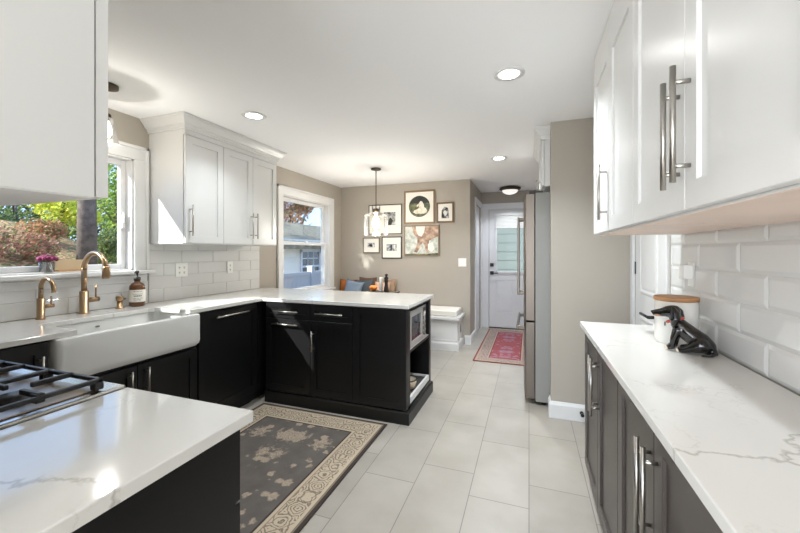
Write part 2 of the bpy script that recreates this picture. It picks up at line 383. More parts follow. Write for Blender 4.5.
# windows
def window(name, w, kind):
    y0, y1, z0, z1 = w
    root = struct(thing(name, (XL, (y0+y1)/2, z0)))
    sh = root.location.copy()
    cw = .095
    m = MB()   # flat casing with an outer back band
    m.box(XL, XL+.018, y0-cw, y0, z0, z1); m.box(XL, XL+.018, y1, y1+cw, z0, z1); m.box(XL, XL+.018, y0-cw, y1+cw, z1, z1+cw)
    m.box(XL, XL+.028, y0-cw-.012, y0-cw+.012, z0, z1+cw+.012); m.box(XL, XL+.028, y1+cw-.012, y1+cw+.012, z0, z1+cw+.012); m.box(XL, XL+.028, y0-cw-.012, y1+cw+.012, z1+cw-.012, z1+cw+.012)
    m.build('casing', M['trim'], root, .003, sh)
    xg = XL-.11
    m = MB()
    m.box(XL-.135, XL, y0, y0+.012, z0, z1); m.box(XL-.135, XL, y1-.012, y1, z0, z1); m.box(XL-.135, XL, y0, y1, z1-.012, z1); m.box(XL-.135, XL, y0, y1, z0-.0, z0+.012)
    m.build('jamb', M['trim'], root, 0, sh)
    def sash(ya, yb, za, zb, x, s, nm='sash'):
        m = MB(); m.box(x-.02, x+.02, ya, ya+s, za, zb); m.box(x-.02, x+.02, yb-s, yb, za, zb); m.box(x-.02, x+.02, ya+s, yb-s, za, za+s); m.box(x-.02, x+.02, ya+s, yb-s, zb-s, zb)
        o = m.build(nm, M['trim'], root, .003, sh)
        MB().box(x-.003, x+.003, ya+s, yb-s, za+s, zb-s).build('pane', M['glass'], o, 0, sh)
        return o
    if kind == 'pic':
        sash(y0+.012, y1-.012, z0+.012, z1-.012, XL-.085, .038)
        MB().box(XL-.06, XL-.045, y1-.05, y1-.03, 1.50, 1.60).box(XL-.05, XL-.038, y1-.046, y1-.036, 1.54, 1.62).build('sash_lock', M['plate'], root, .002, sh)
        m = MB().box(XL-.06, XL+.055, y0-cw-.04, y1+cw+.045, z0-.028, z0)
        m.build('window_stool', M['trim'], root, .006, sh)
        MB().box(XL, XL+.016, y0-cw, y1+cw, z0-.09, z0-.028).box(XL, XL+.022, y0-cw, y1+cw, z0-.05, z0-.036).build('apron', M['trim'], root, .002, sh)
    else:
        zm = 1.44
        sash(y0+.012, y1-.012, zm-.02, z1-.012, XL-.10, .042)
        lo = sash(y0+.012, y1-.012, z0+.012, zm+.02, XL-.058, .045)
        MB().box(XL-.038, XL-.02, (y0+y1)/2-.03, (y0+y1)/2+.03, zm+.0, zm+.03).build('sash_lock', M['plate'], lo, .003, sh)
        MB().box(XL-.04, XL+.05, y0-cw-.03, y1+cw+.03, z0-.028, z0).build('window_stool', M['trim'], root, .006, sh)
        MB().box(XL, XL+.016, y0-cw, y1+cw, z0-.11, z0-.028).build('apron', M['trim'], root, .002, sh)
window('window_1', W1, 'pic')
window('window_2', W2, 'dh')

# tile backsplashes: real tiles set on a grout bed
def tiles(name, x, side, regions, th, tw, z0, y_ref, bev, gap=.0022, thick=.009):
    m = MB(); m.mi = 1
    for (ya, yb, za, zb) in regions: m.box(x, x+side*.004, ya, yb, za, zb)
    m.mi = 0
    for (ya, yb, za, zb) in regions:
        r = 0
        while z0+r*th < zb-1e-4:
            t0, t1 = max(za, z0+r*th), min(zb, z0+(r+1)*th)
            if t1-t0 > .008:
                off = (r % 2)*tw/2
                k = math.floor((ya-y_ref-off)/tw)
                while y_ref+off+k*tw < yb:
                    a, b_ = max(ya, y_ref+off+k*tw)+gap/2, min(yb, y_ref+off+(k+1)*tw)-gap/2
                    if b_-a > .012:
                        c0, c1 = t0+gap/2, t1-gap/2
                        bw = min(bev, (b_-a)/3, (c1-c0)/3)
                        def ring(dx, ins): return [m.b.verts.new((x+side*dx, yy, zz)) for yy, zz in ((a+ins, c0+ins), (b_-ins, c0+ins), (b_-ins, c1-ins), (a+ins, c1-ins))]
                        r0, r1, r2 = ring(.002, 0), ring(thick-.0045 if bev > .006 else thick-.0015, 0), ring(thick, bw)
                        for p, q in ((r0, r1), (r1, r2)):
                            for i in range(4): m.b.faces.new((p[i], p[(i+1) % 4], q[(i+1) % 4], q[i]))
                        m.b.faces.new(r2)
                    k += 1
            r += 1
    return struct(m.build(name, [M['tile'], M['grout']]))
tiles('trim_1', XL, 1, [(YN, .755, .915, 1.385), (.755, 2.03, .915, 1.092), (2.035, 3.29, .915, 1.386)], .104, .33, .915, .18, .0025)
tiles('trim_2', XR, -1, [(-1.2, 2.335, .915, 1.412)], .110, .33, .915, .173, .013)

# ---------------------------------------------------------------- doors
def door_panel(mb, x0, x1, z0, z1, yf, s, inset=.014, dep=.009):
    """raised moulding frame + recessed field on a face looking to -y (s=+1 means field goes +y)"""
    mb.box(x0, x1, yf-.004*s, yf+.001*s, z0, z0+.012); mb.box(x0, x1, yf-.004*s, yf+.001*s, z1-.012, z1)
    mb.box(x0, x0+.012, yf-.004*s, yf+.001*s, z0, z1); mb.box(x1-.012, x1, yf-.004*s, yf+.001*s, z0, z1)
    mb.box(x0+.035, x1-.035, yf-.005*s, yf+.001*s, z0+.035, z1-.035)
# door_1: half glass exterior door at the hall's end
d1 = struct(thing('door_1', (-.205, YH, 0)))
sh = d1.location.copy()
x0, x1 = -.655, .24; yf = YH+.03
m = MB(); m.box(x0, x1, yf, yf+.04, .015, .97); m.box(x0, x0+.115, yf, yf+.04, .97, 2.05); m.box(x1-.115, x1, yf, yf+.04, .97, 2.05); m.box(x0+.115, x1-.115, yf, yf+.04, 1.96, 2.05)
for a, b_ in ((x0+.11, x0+.41), (x1-.41, x1-.11)): door_panel(m, a, b_, .27, .84, yf, 1)
m.build('door_slab', M['door_white'], d1, .002, sh)
m = MB(); gx0, gx1 = x0+.115, x1-.115
for q in ((gx0-.02, gx0+.015, .95, 1.98), (gx1-.015, gx1+.02, .95, 1.98)): m.box(q[0], q[1], yf-.014, yf+.01, q[2], q[3])
m.box(gx0, gx1, yf-.014, yf+.01, .95, .985); m.box(gx0, gx1, yf-.014, yf+.01, 1.945, 1.98)
lite = m.build('lite_frame', M['door_white'], d1, .003, sh)
MB().box(gx0+.01, gx1-.01, yf+.015, yf+.021, .98, 1.95).build('pane', M['glass'], lite, 0, sh)
m = MB()
for k in range(9): m.box(gx0-.01, gx1+.01, yf-.035+.003*(k % 2), yf-.016, 1.945-.024*(k+1), 1.945-.024*k-.003)
m.box(gx0-.015, gx1+.015, yf-.045, yf-.014, 1.945, 1.99)
m.build('window_shade', M['shade'], d1, .002, sh)
m = MB().box(-.66+.02, -.66+.08, yf-.012, yf, 1.065, 1.125).lathe([(.016, 0), (.016, -.012)], (-.61, yf-.012, 1.095), 16, 'y')
m.build('deadbolt', M['blk'], d1, .002, sh)
m = MB().box(-.64, -.58, yf-.012, yf, .925, .985).tube([(-.61, yf-.01, .955), (-.61, yf-.05, .955)], .009).tube([(-.615, yf-.05, .955), (-.50, yf-.052, .955)], .009)
m.build('lever_handle', M['blk'], d1, .001, sh)
MB().box(x0-.01, x1+.01, yf-.03, yf+.07, 0, .014).build('threshold', M['bronze'], d1, 0, sh)
m = MB().box(-.775, -.665, YH-.018, YH, 0, 2.06).box(.245, .345, YH-.018, YH, 0, 2.06).box(-.775, .345, YH-.018, YH, 2.06, 2.16).box(-.665, -.657, YH, YH+.11, 0, 2.06).box(.242, .25, YH, YH+.11, 0, 2.06).box(-.665, .25, YH, YH+.11, 2.052, 2.06)
m.build('door_casing', M['door_white'], d1, .003, sh)
# door_3: cased side doorway in the hall wall with a closed white slab
d3 = struct(thing('door_3', (-.79, 6.04, 0))); sh = d3.location.copy()
MB().box(-.79, -.772, 5.63, 5.72, 0, 2.08).box(-.79, -.772, 6.36, 6.43, 0, 2.08).box(-.79, -.772, 5.63, 6.43, 2.08, 2.17).build('door_casing', M['door_white'], d3, .003, sh)
m = MB().box(-.85, -.81, 5.722, 6.358, .01, 2.078)
m.box(-.811, -.806, 5.82, 6.26, .25, .95).box(-.811, -.806, 5.82, 6.26, 1.10, 1.95)
m.build('door_slab', M['door_white'], d3, .003, sh)
# door_2: white moulded door on the right wall beyond the counter
d2 = struct(thing('door_2', (XR, 2.76, 0))); sh = d2.location.copy()
MB().box(XR-.018, XR, 2.365, 2.46, 0, 2.04).box(XR-.018, XR, 3.06, 3.125, 0, 2.04).box(XR-.018, XR, 2.365, 3.125, 2.04, 2.13).box(XR, XR+.12, 2.452, 2.46, 0, 2.04).box(XR, XR+.12, 3.06, 3.068, 0, 2.04).build('door_casing', M['trim'], d2, .003, sh)
def oct_panel(m, x, ya, yb, za, zb, dx, c=.03):
    def ring(ins, xx): 
        a, b_, p, q, k = ya+ins, yb-ins, za+ins, zb-ins, c
        return [m.b.verts.new((xx, yy, zz)) for yy, zz in ((a+k, p), (b_-k, p), (b_-k*.3, p+k*.3), (b_, p+k), (b_, q-k), (b_-k*.3, q-k*.3), (b_-k, q), (a+k, q), (a+k*.3, q-k*.3), (a, q-k), (a, p+k), (a+k*.3, p+k*.3))]
    rr = [ring(0, x), ring(.01, x-.006), ring(.022, x-.006), ring(.034, x)]
    rr.append(ring(.05, x-.004))
    for p, q in zip(rr, rr[1:]):
        for i in range(12): m.b.faces.new((p[i], p[(i+1) % 12], q[(i+1) % 12], q[i]))
    m.b.faces.new(rr[-1])
m = MB().box(XR+.002, XR+.045, 2.4605, 3.0595, .01, 2.039)
oct_panel(m, XR+.002, 2.57, 2.95, .22, .88, 1); oct_panel(m, XR+.002, 2.57, 2.95, 1.03, 1.92, 1)
m.build('door_slab', M['trim'], d2, .002, sh, fix=True)
for z in (1.16, .22, 1.85): MB().box(XR-.004, XR+.012, 3.045, 3.075, z, z+.09).build('hinge', M['blk'], d2, .001, sh)
MB().box(XR-.006, XR+.002, 2.53, 2.59, .895, .955).tube([(XR, 2.56, .925), (XR-.055, 2.56, .925)], .010).tube([(XR-.055, 2.55, .925), (XR-.058, 2.60, .928), (XR-.062, 2.68, .93)], .008).build('lever_handle', M['blk'], d2, 0, sh)

# ---------------------------------------------------------------- cabinets
def shaker(w, h, t=.02, rail=.058, dep=.009):
    """door in local coords: x 0..w, z 0..h, front at y=-t, back y=0"""
    b = bmesh.new(); m = MB(); m.b.free(); m.b = b
    rl = min(rail, w*.28, h*.3)
    def ring(x, z, y): return [b.verts.new(p) for p in ((x, y, z), (w-x, y, z), (w-x, y, h-z), (x, y, h-z))]
    back = ring(0, 0, 0); fr0 = ring(0, 0, -t+.0015); fr = ring(.0015, .0015, -t); i0 = ring(rl, rl, -t); i1 = ring(rl+.0008, rl+.0008, -t+dep); 
    for p, q in ((back, fr0), (fr0, fr), (fr, i0), (i0, i1)):
        for i in range(4): b.faces.new((p[i], p[(i+1) % 4], q[(i+1) % 4], q[i]))
    b.faces.new(i1); b.faces.new(back[::-1])
    return m
def slab(w, h, t=.02):
    return MB().box(0, w, -t, 0, 0, h)
def move(m, x, y, z):
    bmesh.ops.translate(m.b, vec=(x, y, z), verts=m.b.verts[:]); return m
def handle(x, z, ln, y, vert, parent, r=.0062, so=.034, mt=None):
    m = MB(); p = ln*.36
    if vert:
        m.tube([(x, y-so, z-ln/2), (x, y-so, z+ln/2)], r)
        for s in (-p, p): m.tube([(x, y, z+s), (x, y-so, z+s)], r*.8)
    else:
        m.tube([(x-ln/2, y-so, z), (x+ln/2, y-so, z)], r)
        for s in (-p, p): m.tube([(x+s, y, z), (x+s, y-so, z)], r*.8)
    return m.build('handle', mt or M['nickel'], parent)
def cabinet(name, loc, rz, w, d, z0, z1, mt, fronts, label, cat='cabinet', group=None, toe=None, bottom=None, body=None):
    """fronts: (kind, x0, x1, z0, z1, handle) ; handle=(x, z, len, vertical) or None"""
    t = thing(name, loc, rz, label, cat, group)
    m = MB(); 
    if body: body(m)
    else:
        m.box(.0005, w-.0005, 0, d, z0, z1)
        if bottom is not None: m.mi = 1; m.box(.004, w-.004, .002, d-.002, z0-.002, z0); m.mi = 0
    m.build('carcass', [mt, bottom or mt], t)
    if toe: MB().box(.0005, w-.0005, toe, d, 0, z0).build('toe_kick', mt, t)
    for (k, a, b_, c, e_, h) in fronts:
        g = .0018
        mb = shaker(b_-a-2*g, e_-c-2*g) if k != 'slab' else slab(b_-a-2*g, e_-c-2*g)
        move(mb, a+g, -.003, c+g)
        o = mb.build('drawer' if k in ('drawer', 'slab') else ('panel' if k == 'panel' else 'door'), mt, t, .001 if k == 'slab' else 0)
        if h: handle(h[0], h[1], h[2], -.021, h[3], o)
    return t
BK, WH, BR = M['black_cab'], M['white_cab'], M['brown_cab']
CT = .885  # top of base carcasses
XF = -2.26 # left base carcass front (doors stand 2 cm proud)
# left run, facing +X  (local x -> +Y)
def left(name, y0, y1, fronts, label, **k): return cabinet(name, (XF, y0, 0), R(90), y1-y0, .595, k.pop('z0', .105), k.pop('z1', CT), BK, fronts, label, toe=.06, **k)
left('corner_base_cabinet', .76, 1.100, [('door', .0, .145, .11, .88, None), ('door', .145, .337, .11, .88, (.300, .74, .15, True))],
     'black narrow base cabinet left of the farmhouse sink, beside the range corner')
left('sink_base_cabinet', 1.102, 1.955, [('door', .004, .425, .11, .635, (.375, .535, .15, True)), ('door', .425, .846, .11, .635, (.475, .535, .15, True))],
     'black sink base cabinet with two doors under the white apron sink', z1=.655)
t = thing('dishwasher', (XF, 1.957, 0), R(90), 'black panelled dishwasher right of the farmhouse sink with one long horizontal bar handle', 'dishwasher')
MB().box(.002, .598, 0, .57, .105, CT).build('body', BK, t); MB().box(.002, .598, .05, .5, 0, .105).build('toe_kick', BK, t)
o = move(shaker(.594, .765), .003, -.001, .11).build('door', BK, t); handle(.30, .825, .33, -.021, False, o)
left('corner_filler_cabinet', 2.559, 3.33, [('slab', .002, .036, .11, .88, None)], 'black blind corner base cabinet where the sink run meets the peninsula')
# peninsula facing -Y (fronts at y=2.60)
YP = 2.622
cabinet('drawer_base_cabinet', (-2.205, YP, 0), 0, .475, .70, .10, CT, BK,
        [('drawer', 0.02, .475, .745, .883, (.245, .81, .25, False)), ('door', 0.02, .475, .11, .742, (.235, .70, .26, False))],
        'black pull-out base cabinet of the peninsula nearest the inside corner, two horizontal handles')
cabinet('drawer_base_cabinet', (-1.729, YP, 0), 0, .394, .70, .10, CT, BK,
        [('drawer', 0, .394, .745, .883, (.19, .81, .25, False)), ('door', 0, .394, .11, .742, (.032, .575, .17, True))],
        'black base cabinet in the middle of the peninsula with one drawer over one door')
def endbody(m):
    w, d = .455, .70
    m.box(0, w, 0, .02, .10, CT); m.box(0, w, d-.02, d, .10, CT); m.box(0, .02, .02, d-.02, .10, CT)
    m.box(.02, w, .02, d-.02, .10, .125); m.box(.02, w, .02, d-.02, .865, CT); m.box(.02, w-.002, .02, d-.02, .525, .545)
    m.box(w-.02, w, .02, .075, .10, CT); m.box(w-.02, w, d-.055, d-.02, .10, CT)
cabinet('microwave_cabinet', (-1.334, YP, 0), 0, .455, .70, .10, CT, BK, [('panel', 0, .455, .11, .883, None)],
        'black open ended cabinet at the tip of the peninsula holding the microwave', body=endbody)
tag(MB().sweep([(-2.20, YP-.002), (-.878, YP-.002), (-.878, 3.325)], [(0, 0), (-.022, 0), (-.022, .088), (-.014, .10), (0, .10)]).build('plinth', BK, None, .002), 'black plinth moulding along the foot of the peninsula', 'plinth')
# niche shelf edge strip
# cooktop run facing +Y
tR = cabinet('range_side_cabinet', (-.69, .706, 0), PI, .44, .60, .10, CT, BK, [('drawer', 0, .44, .69, .883, (.22, .79, .2, False)), ('door', 0, .44, .11, .686, (.39, .58, .17, True))],
        'black base cabinet under the near countertop end, right of the range', toe=.06)
MB().box(-.004, .0, 0, .6, 0, CT).build('end_panel', BK, tR)
tL = cabinet('range_corner_cabinet', (-1.912, .706, 0), PI, .32, .60, .10, CT, BK, [('door', .0, .32, .11, .883, None)],
        'black base cabinet in the corner left of the range', toe=.06)
# right run facing -X (local x -> -Y)
XRF = .327
def right(y1, y0, label):
    w = y1-y0
    return cabinet('base_cabinet', (XRF, y1, 0), R(-90), w, XR-.002-XRF-.001, .10, CT, BR,
        [('door', 0, w/2, .105, .883, (w/2-.028, .69, .27, True)), ('door', w/2, w, .105, .883, (w/2+.028, .69, .27, True))], label, toe=.05)
right(2.325, 1.505, 'dark brown two door base cabinet at the far end of the right counter')
right(1.504, .695, 'dark brown two door base cabinet nearest the camera under the right counter')
right(.694, -.11, 'dark brown two door base cabinet behind the camera under the right counter')
# upper cabinets
def crown(path, zb=2.262, out=.075):
    h = CEIL-zb-.001
    pr_ = [(0, 0), (.012, 0), (.014, .12), (.020, .16), (.022, .30), (.035, .36), (.045, .52), (.062, .72), (.070, .80), (.070, .86), (.078, .90), (.078, 1), (0, 1)]
    return MB().sweep(path, [(-o*out/.078, zb+z*h) for o, z in pr_])
# left wall uppers: front x=-2.49 carcass, doors proud to -2.47
t = cabinet('wall_cabinet', (-2.492, 2.042, 0), R(90), 1.06, .366, 1.385, 2.262, WH,
    [('door', 0.002, .368, 1.388, 2.222, (.04, 1.565, .24, True)), ('door', .368, .717, 1.388, 2.222, (.717-.03, 1.565, .24, True)), ('door', .717, 1.058, 1.388, 2.222, (.717+.03, 1.565, .24, True))],
    'white three door wall cabinet over the left backsplash beside the sink window', bottom=M['white_cab'])
m = crown([(XL+.002, 2.042), (-2.472, 2.042), (-2.472, 3.102), (XL+.002, 3.102)]); m.build('crown_moulding', WH, t, 0)
o = [c for c in bpy.data.objects if c.parent == t and c.name.startswith('crown')][0]; o.matrix_parent_inverse = (Matrix.Translation(t.location) @ Matrix.Rotation(R(90), 4, 'Z')).inverted()
m = MB().box(0, 1.06, -.021, 0, 2.224, 2.262); m.build('frieze', WH, t)
# corner hook rail between cabinet and dining window
# right wall uppers
XU = .352
rt = []
for i, (y1, y0, lab, hs) in enumerate(((2.188, 1.405, 'white two door wall cabinet at the far end over the right counter', (.385-.035, None)),
                                   (1.404, .552, 'white two door wall cabinet nearest the camera over the right counter, two long bar handles', (.426-.03, .426+.03)),
                                   (.551, -.25, 'white two door wall cabinet behind the camera over the right counter', (.36, .44)))):
    w = y1-y0; md = w/2
    fr = [('door', 0, md, 1.413, 2.245, (hs[0], 1.59, .25, True)), ('door', md, w, 1.413, 2.245, (hs[1], 1.60, .255, True) if hs[1] else None)]
    t = cabinet('wall_cabinet', (XU, y1, 0), R(-90), w, XR-XU-.002, 1.41, 2.262, WH, fr, lab, bottom=M['under'])
    MB().box(0, w, -.021, 0, 2.247, 2.264).build('frieze', WH, t)
    rt.append((t, y1, y0))
for i, (t, y1, y0) in enumerate(rt):
    path = [(XU-.021, y0), (XU-.021, y1)] + ([(XR-.002, y1)] if i == 0 else [])
    m = crown(path[::-1] if False else path, 2.264, .072)
    # outward side: travel +Y with cabinet on the right -> out is to the left
    for v in m.b.verts: pass
    o = m.build('crown_moulding', WH, t)
    o.matrix_parent_inverse = (Matrix.Translation(t.location) @ Matrix.Rotation(R(-90), 4, 'Z')).inverted()
# cabinet over the near counter (side panel seen from the right)
t = cabinet('wall_cabinet', (-.69, .40, 0), PI, .485, .299, 1.412, CEIL-.002, WH, [('door', 0, .242, 1.412, CEIL-.01, (.21, 1.56, .2, True)), ('door', .242, .485, 1.412, CEIL-.01, (.27, 1.56, .2, True))],
    'white wall cabinet hanging over the near counter, seen from its plain side', bottom=M['white_cab'])
t = thing('range_hood', (-1.555, .26, 1.62), 0, 'stainless steel range hood above the gas range', 'range hood')
MB().prism([(-.37, -.155), (.37, -.155), (.37, .20), (-.37, .20)], 0, .05).box(-.16, .16, -.155, .10, .05, .735).build('hood_body', M['steel'], t, .003)
# cabinet over the fridge
t = cabinet('wall_cabinet', (.125, 4.165, 0), R(-90), .91, .60, 1.875, 2.262, WH, [('door', 0, .455, 1.877, 2.258, (.42, 1.95, .1, True)), ('door', .455, .91, 1.877, 2.258, (.49, 1.95, .1, True))],
    'white two door cabinet above the refrigerator', bottom=M['white_cab'])
m = crown([(.104, 4.165), (.104, 3.254), (.165, 3.254)], 2.262, .06)

def flipcrown(path, zb, out):
    h = CEIL-zb-.001
    pr_ = [(0, 0), (.012, 0), (.014, .12), (.020, .16), (.022, .30), (.035, .36), (.045, .52), (.062, .72), (.070, .80), (.070, .86), (.078, .90), (.078, 1), (0, 1)]
    return MB().sweep(path, [(o*out/.078, zb+z*h) for o, z in pr_])
m.b.free()
MB().box(0, .91, -.0205, .6, 2.263, CEIL-.002).build('top_filler', WH, t)
m = flipcrown([(.165, 3.2545), (.1035, 3.2545), (.1035, 4.165)], 2.262, .06)
o = m.build('crown_moulding', WH, t); o.matrix_parent_inverse = (Matrix.Translation(t.location) @ Matrix.Rotation(R(-90), 4, 'Z')).inverted()

# ---------------------------------------------------------------- countertops
ZC0, ZC1 = .886, .915
pts = [(XL+.011, YN+.002), (-1.912, YN+.002), (-1.912, .745), (-2.222, .745), (-2.222, 1.21), (-2.56, 1.21), (-2.59, 1.24), (-2.59, 1.84), (-2.56, 1.87), (-2.222, 1.885), (-2.222, 2.59), (-.857, 2.59), (-.857, 3.352), (XL+.011, 3.352)]
tag(MB().prism(pts, ZC0, ZC1).build('countertop', M['quartz'], None, .003), 'white veined quartz worktop running along the sink wall and out over the peninsula', 'countertop')
tag(MB().prism([(-1.134, YN+.002), (-.664, YN+.002), (-.664, .745), (-1.134, .745)], ZC0, ZC1).build('countertop', M['quartz'], None, .003), 'white veined quartz worktop in the near left corner beside the gas range', 'countertop')
tag(MB().prism([(.281, -.2), (XR-.011, -.2), (XR-.011, 2.345), (.281, 2.345)], ZC0, ZC1).build('countertop', M['quartz'], None, .003), 'long white veined quartz worktop on the right wall under the dachshund figurine', 'countertop')

# farmhouse sink
t = thing('farmhouse_sink', (-2.4, 1.505, .66), 0, 'white fireclay farmhouse sink with curved apron front', 'sink')
sh = Vector(t.location)
def rrect(x0, x1, y0, y1, r, z, n=6):
    out = []
    for cx, cy, a0 in ((x1-r, y1-r, 0), (x0+r, y1-r, 90), (x0+r, y0+r, 180), (x1-r, y0+r, 270)):
        for i in range(n+1):
            a = R(a0+90*i/n); out.append((cx+r*math.cos(a), cy+r*math.sin(a), z))
    return out
m = MB(); sx0, sx1, sy0, sy1 = -2.625, -2.195, 1.108, 1.948
loops = [rrect(sx0+.01, sx1-.015, sy0+.015, sy1-.015, .03, .662), rrect(sx0, sx1-.003, sy0+.003, sy1-.003, .03, .68), rrect(sx0, sx1, sy0, sy1, .03, .70), rrect(sx0, sx1, sy0, sy1, .03, .866),
         rrect(sx0, sx1-.003, sy0+.003, sy1-.003, .028, .878), rrect(sx0+.002, sx1-.012, sy0+.01, sy1-.01, .025, .8845), rrect(sx0+.02, sx1-.03, sy0+.03, sy1-.03, .02, .8845),
         rrect(sx0+.026, sx1-.038, sy0+.036, sy1-.036, .03, .876), rrect(sx0+.03, sx1-.04, sy0+.04, sy1-.04, .04, .72), rrect(sx0+.05, sx1-.06, sy0+.06, sy1-.06, .04, .70)]
vl = [[m.b.verts.new(p) for p in lp] for lp in loops]
for a, b_ in zip(vl, vl[1:]):
    for i in range(len(a)): f = m.b.faces.new((a[i], a[(i+1) % len(a)], b_[(i+1) % len(a)], b_[i])); f.smooth = True
m.b.faces.new(vl[0][::-1]); m.b.faces.new(vl[-1])
o = m.build('basin', M['fireclay'], t, 0, sh); es = o.modifiers.new('split', 'EDGE_SPLIT'); es.split_angle = R(38)
MB().lathe([(.045, .701), (.045, .704), (.03, .705)], (-2.45, 1.505, 0), 24).build('drain', M['nickel'], t, 0, sh)
MB().lathe([(.014, 0), (.014, .0015)], (-2.594, 1.52, .845), 20, 'x', squash=(1, .45)).build('maker_mark', M['slot'], t, 0, sh)

# faucets
def arc(c, r, a0, a1, n=14):  # in the xz plane
    return [(c[0]+r*math.cos(R(a0+(a1-a0)*i/n)), c[1], c[2]+r*math.sin(R(a0+(a1-a0)*i/n))) for i in range(n+1)]
t = thing('kitchen_faucet', (-2.77, 1.545, .915), 0, 'tall champagne bronze pull-down kitchen faucet behind the sink', 'faucet')
MB().lathe([(.031, 0), (.031, .006), (.025, .008), (.025, .145), (.018, .148)], (0, 0, 0), 28).build('faucet_body', M['brass'], t)
MB().tube([(0, 0, .14), (0, 0, .29)]+arc((.108, 0, .29), .108, 180, 20)+[(.215, 0, .305)], .0155, 18).build('spout', M['brass'], t)
MB().lathe([(.017, 0), (.021, -.01), (.0225, -.075), (.019, -.08)], (.2185, 0, .315), 20).build('spray_head', M['brass'], t)
m = MB().tube([(0, .02, .085), (0, .085, .085)], .0165).build('handle_stub', M['brass'], t)
MB().tube([(0, .068, .085), (0, .068, .185)], .005).build('lever', M['brass'], t)
t = thing('filter_faucet', (-2.77, 1.32, .915), 0, 'small champagne bronze water faucet left of the tall one', 'faucet')
MB().lathe([(.024, 0), (.024, .005), (.019, .007), (.019, .125), (.013, .128)], (0, 0, 0), 28).build('faucet_body', M['brass'], t)
MB().tube([(0, 0, .12), (0, 0, .185)]+arc((.062, 0, .185), .062, 180, 0)+[(.127, 0, .165)], .0115, 18).build('spout', M['brass'], t)
MB().tube([(0, .015, .075), (0, .062, .075)], .012).build('handle_stub', M['brass'], t)
MB().tube([(0, .05, .075), (0, .05, .135)], .004).build('lever', M['brass'], t)
t = thing('air_switch', (-2.765, 1.762, .915), 0, 'short champagne bronze cap on the worktop left of the soap bottle', 'sink fitting')
MB().lathe([(.026, 0), (.026, .006), (.017, .010), (.017, .055)], (0, 0, 0), 24).build('collar', M['brass'], t)
MB().lathe([(.023, .055), (.023, .085), (.020, .088)], (0, 0, 0), 24).tube([(0, 0, .07), (.0, .04, .066)], .007).build('cap', M['brass'], t)
# soap bottle
t = thing('soap_bottle', (-2.765, 1.885, .915), 0, 'round amber glass soap bottle with black pump and white label', 'soap bottle')
MB().lathe([(.046, 0), (.051, .006), (.051, .135), (.048, .155), (.036, .172), (.020, .180), (.018, .195)], (0, 0, 0), 36).build('bottle_body', M['amber'], t)
m = MB()
n = 24
for i in range(n):
    a0, a1 = R(-150+220*i/n-20), R(-150+220*(i+1)/n-20); r = .0518
    v = [m.b.verts.new((r*math.cos(a), r*math.sin(a), z)) for a, z in ((a0, .035), (a1, .035), (a1, .125), (a0, .125))]; m.b.faces.new(v).smooth = True
m.mi = 1; m.b.faces.ensure_lookup_table()
for row, (za, zb, seg_) in enumerate(((.112, .115, [(-60, -45), (-40, -22), (-18, 0)]), (.092, .094, [(-66, -52), (-50, -30), (-27, -8), (-5, 5)]), (.076, .084, [(-58, -50), (-47, -38), (-35, -26), (-23, -14), (-11, -3)]),
                                      (.062, .064, [(-64, -40), (-36, -20), (-16, 4)]), (.052, .054, [(-60, -44), (-40, -10)]), (.045, .0465, [(-56, -30), (-26, -6)]))):
    for a, b_ in seg_:
        for i in range(4):
            q0, q1 = R(a+(b_-a)*i/4), R(a+(b_-a)*(i+1)/4); r = .0522
            v = [m.b.verts.new((r*math.cos(x), r*math.sin(x), z)) for x, z in ((q0, za), (q1, za), (q1, zb), (q0, zb))]; m.b.faces.new(v).material_index = 1
m.build('label_paper', [M['label'], M['ink']], t, 0)
MB().lathe([(.020, .192), (.022, .195), (.022, .215), (.012, .219), (.006, .222), (.006, .245), (.012, .248), (.012, .262), (.008, .266)], (0, 0, 0), 24).tube([(0, 0, .256), (.02, -.025, .256), (.03, -.036, .25)], .006).build('pump', M['blk'], t)

# window sill things
t = thing('flower_vase', (-2.885, 1.405, 1.1805), 0, 'small glass of magenta flowers on the window sill', 'vase of flowers')
MB().lathe([(.030, 0), (.036, .004), (.038, .075), (.035, .075), (.032, .008), (.0, .006)], (0, 0, 0), 24, caps=False).build('glass_vase', M['shadeglass'], t)
m = MB()
for i in range(9):
    a = i*2.4; m.tube([(0.01*math.cos(a), .01*math.sin(a), .01), (.02*math.cos(a), .02*math.sin(a), .085)], .0018, 6)
m.build('stems', M['leafg'], t)
m = MB()
for i in range(26):
    a = i*2.4; rr = .046*math.sqrt((i+.5)/26); m.ball((rr*math.cos(a), rr*math.sin(a), .088+.024*math.cos(rr*30)), .012, .012, .013, 8)
m.build('blooms', M['magenta'], t)
t = thing('card_holder', (-2.885, 1.53, 1.1805), 0, 'wooden block holding a wide kraft card on the window sill', 'card holder')
MB().box(-.022, .022, -.075, .075, 0, .022).build('wood_base', M['wood'], t, .002)
MB().box(-.004, .004, -.085, .07, .0225, .088).build('card', mat('kraft_card', (206, 184, 150), .8), t)

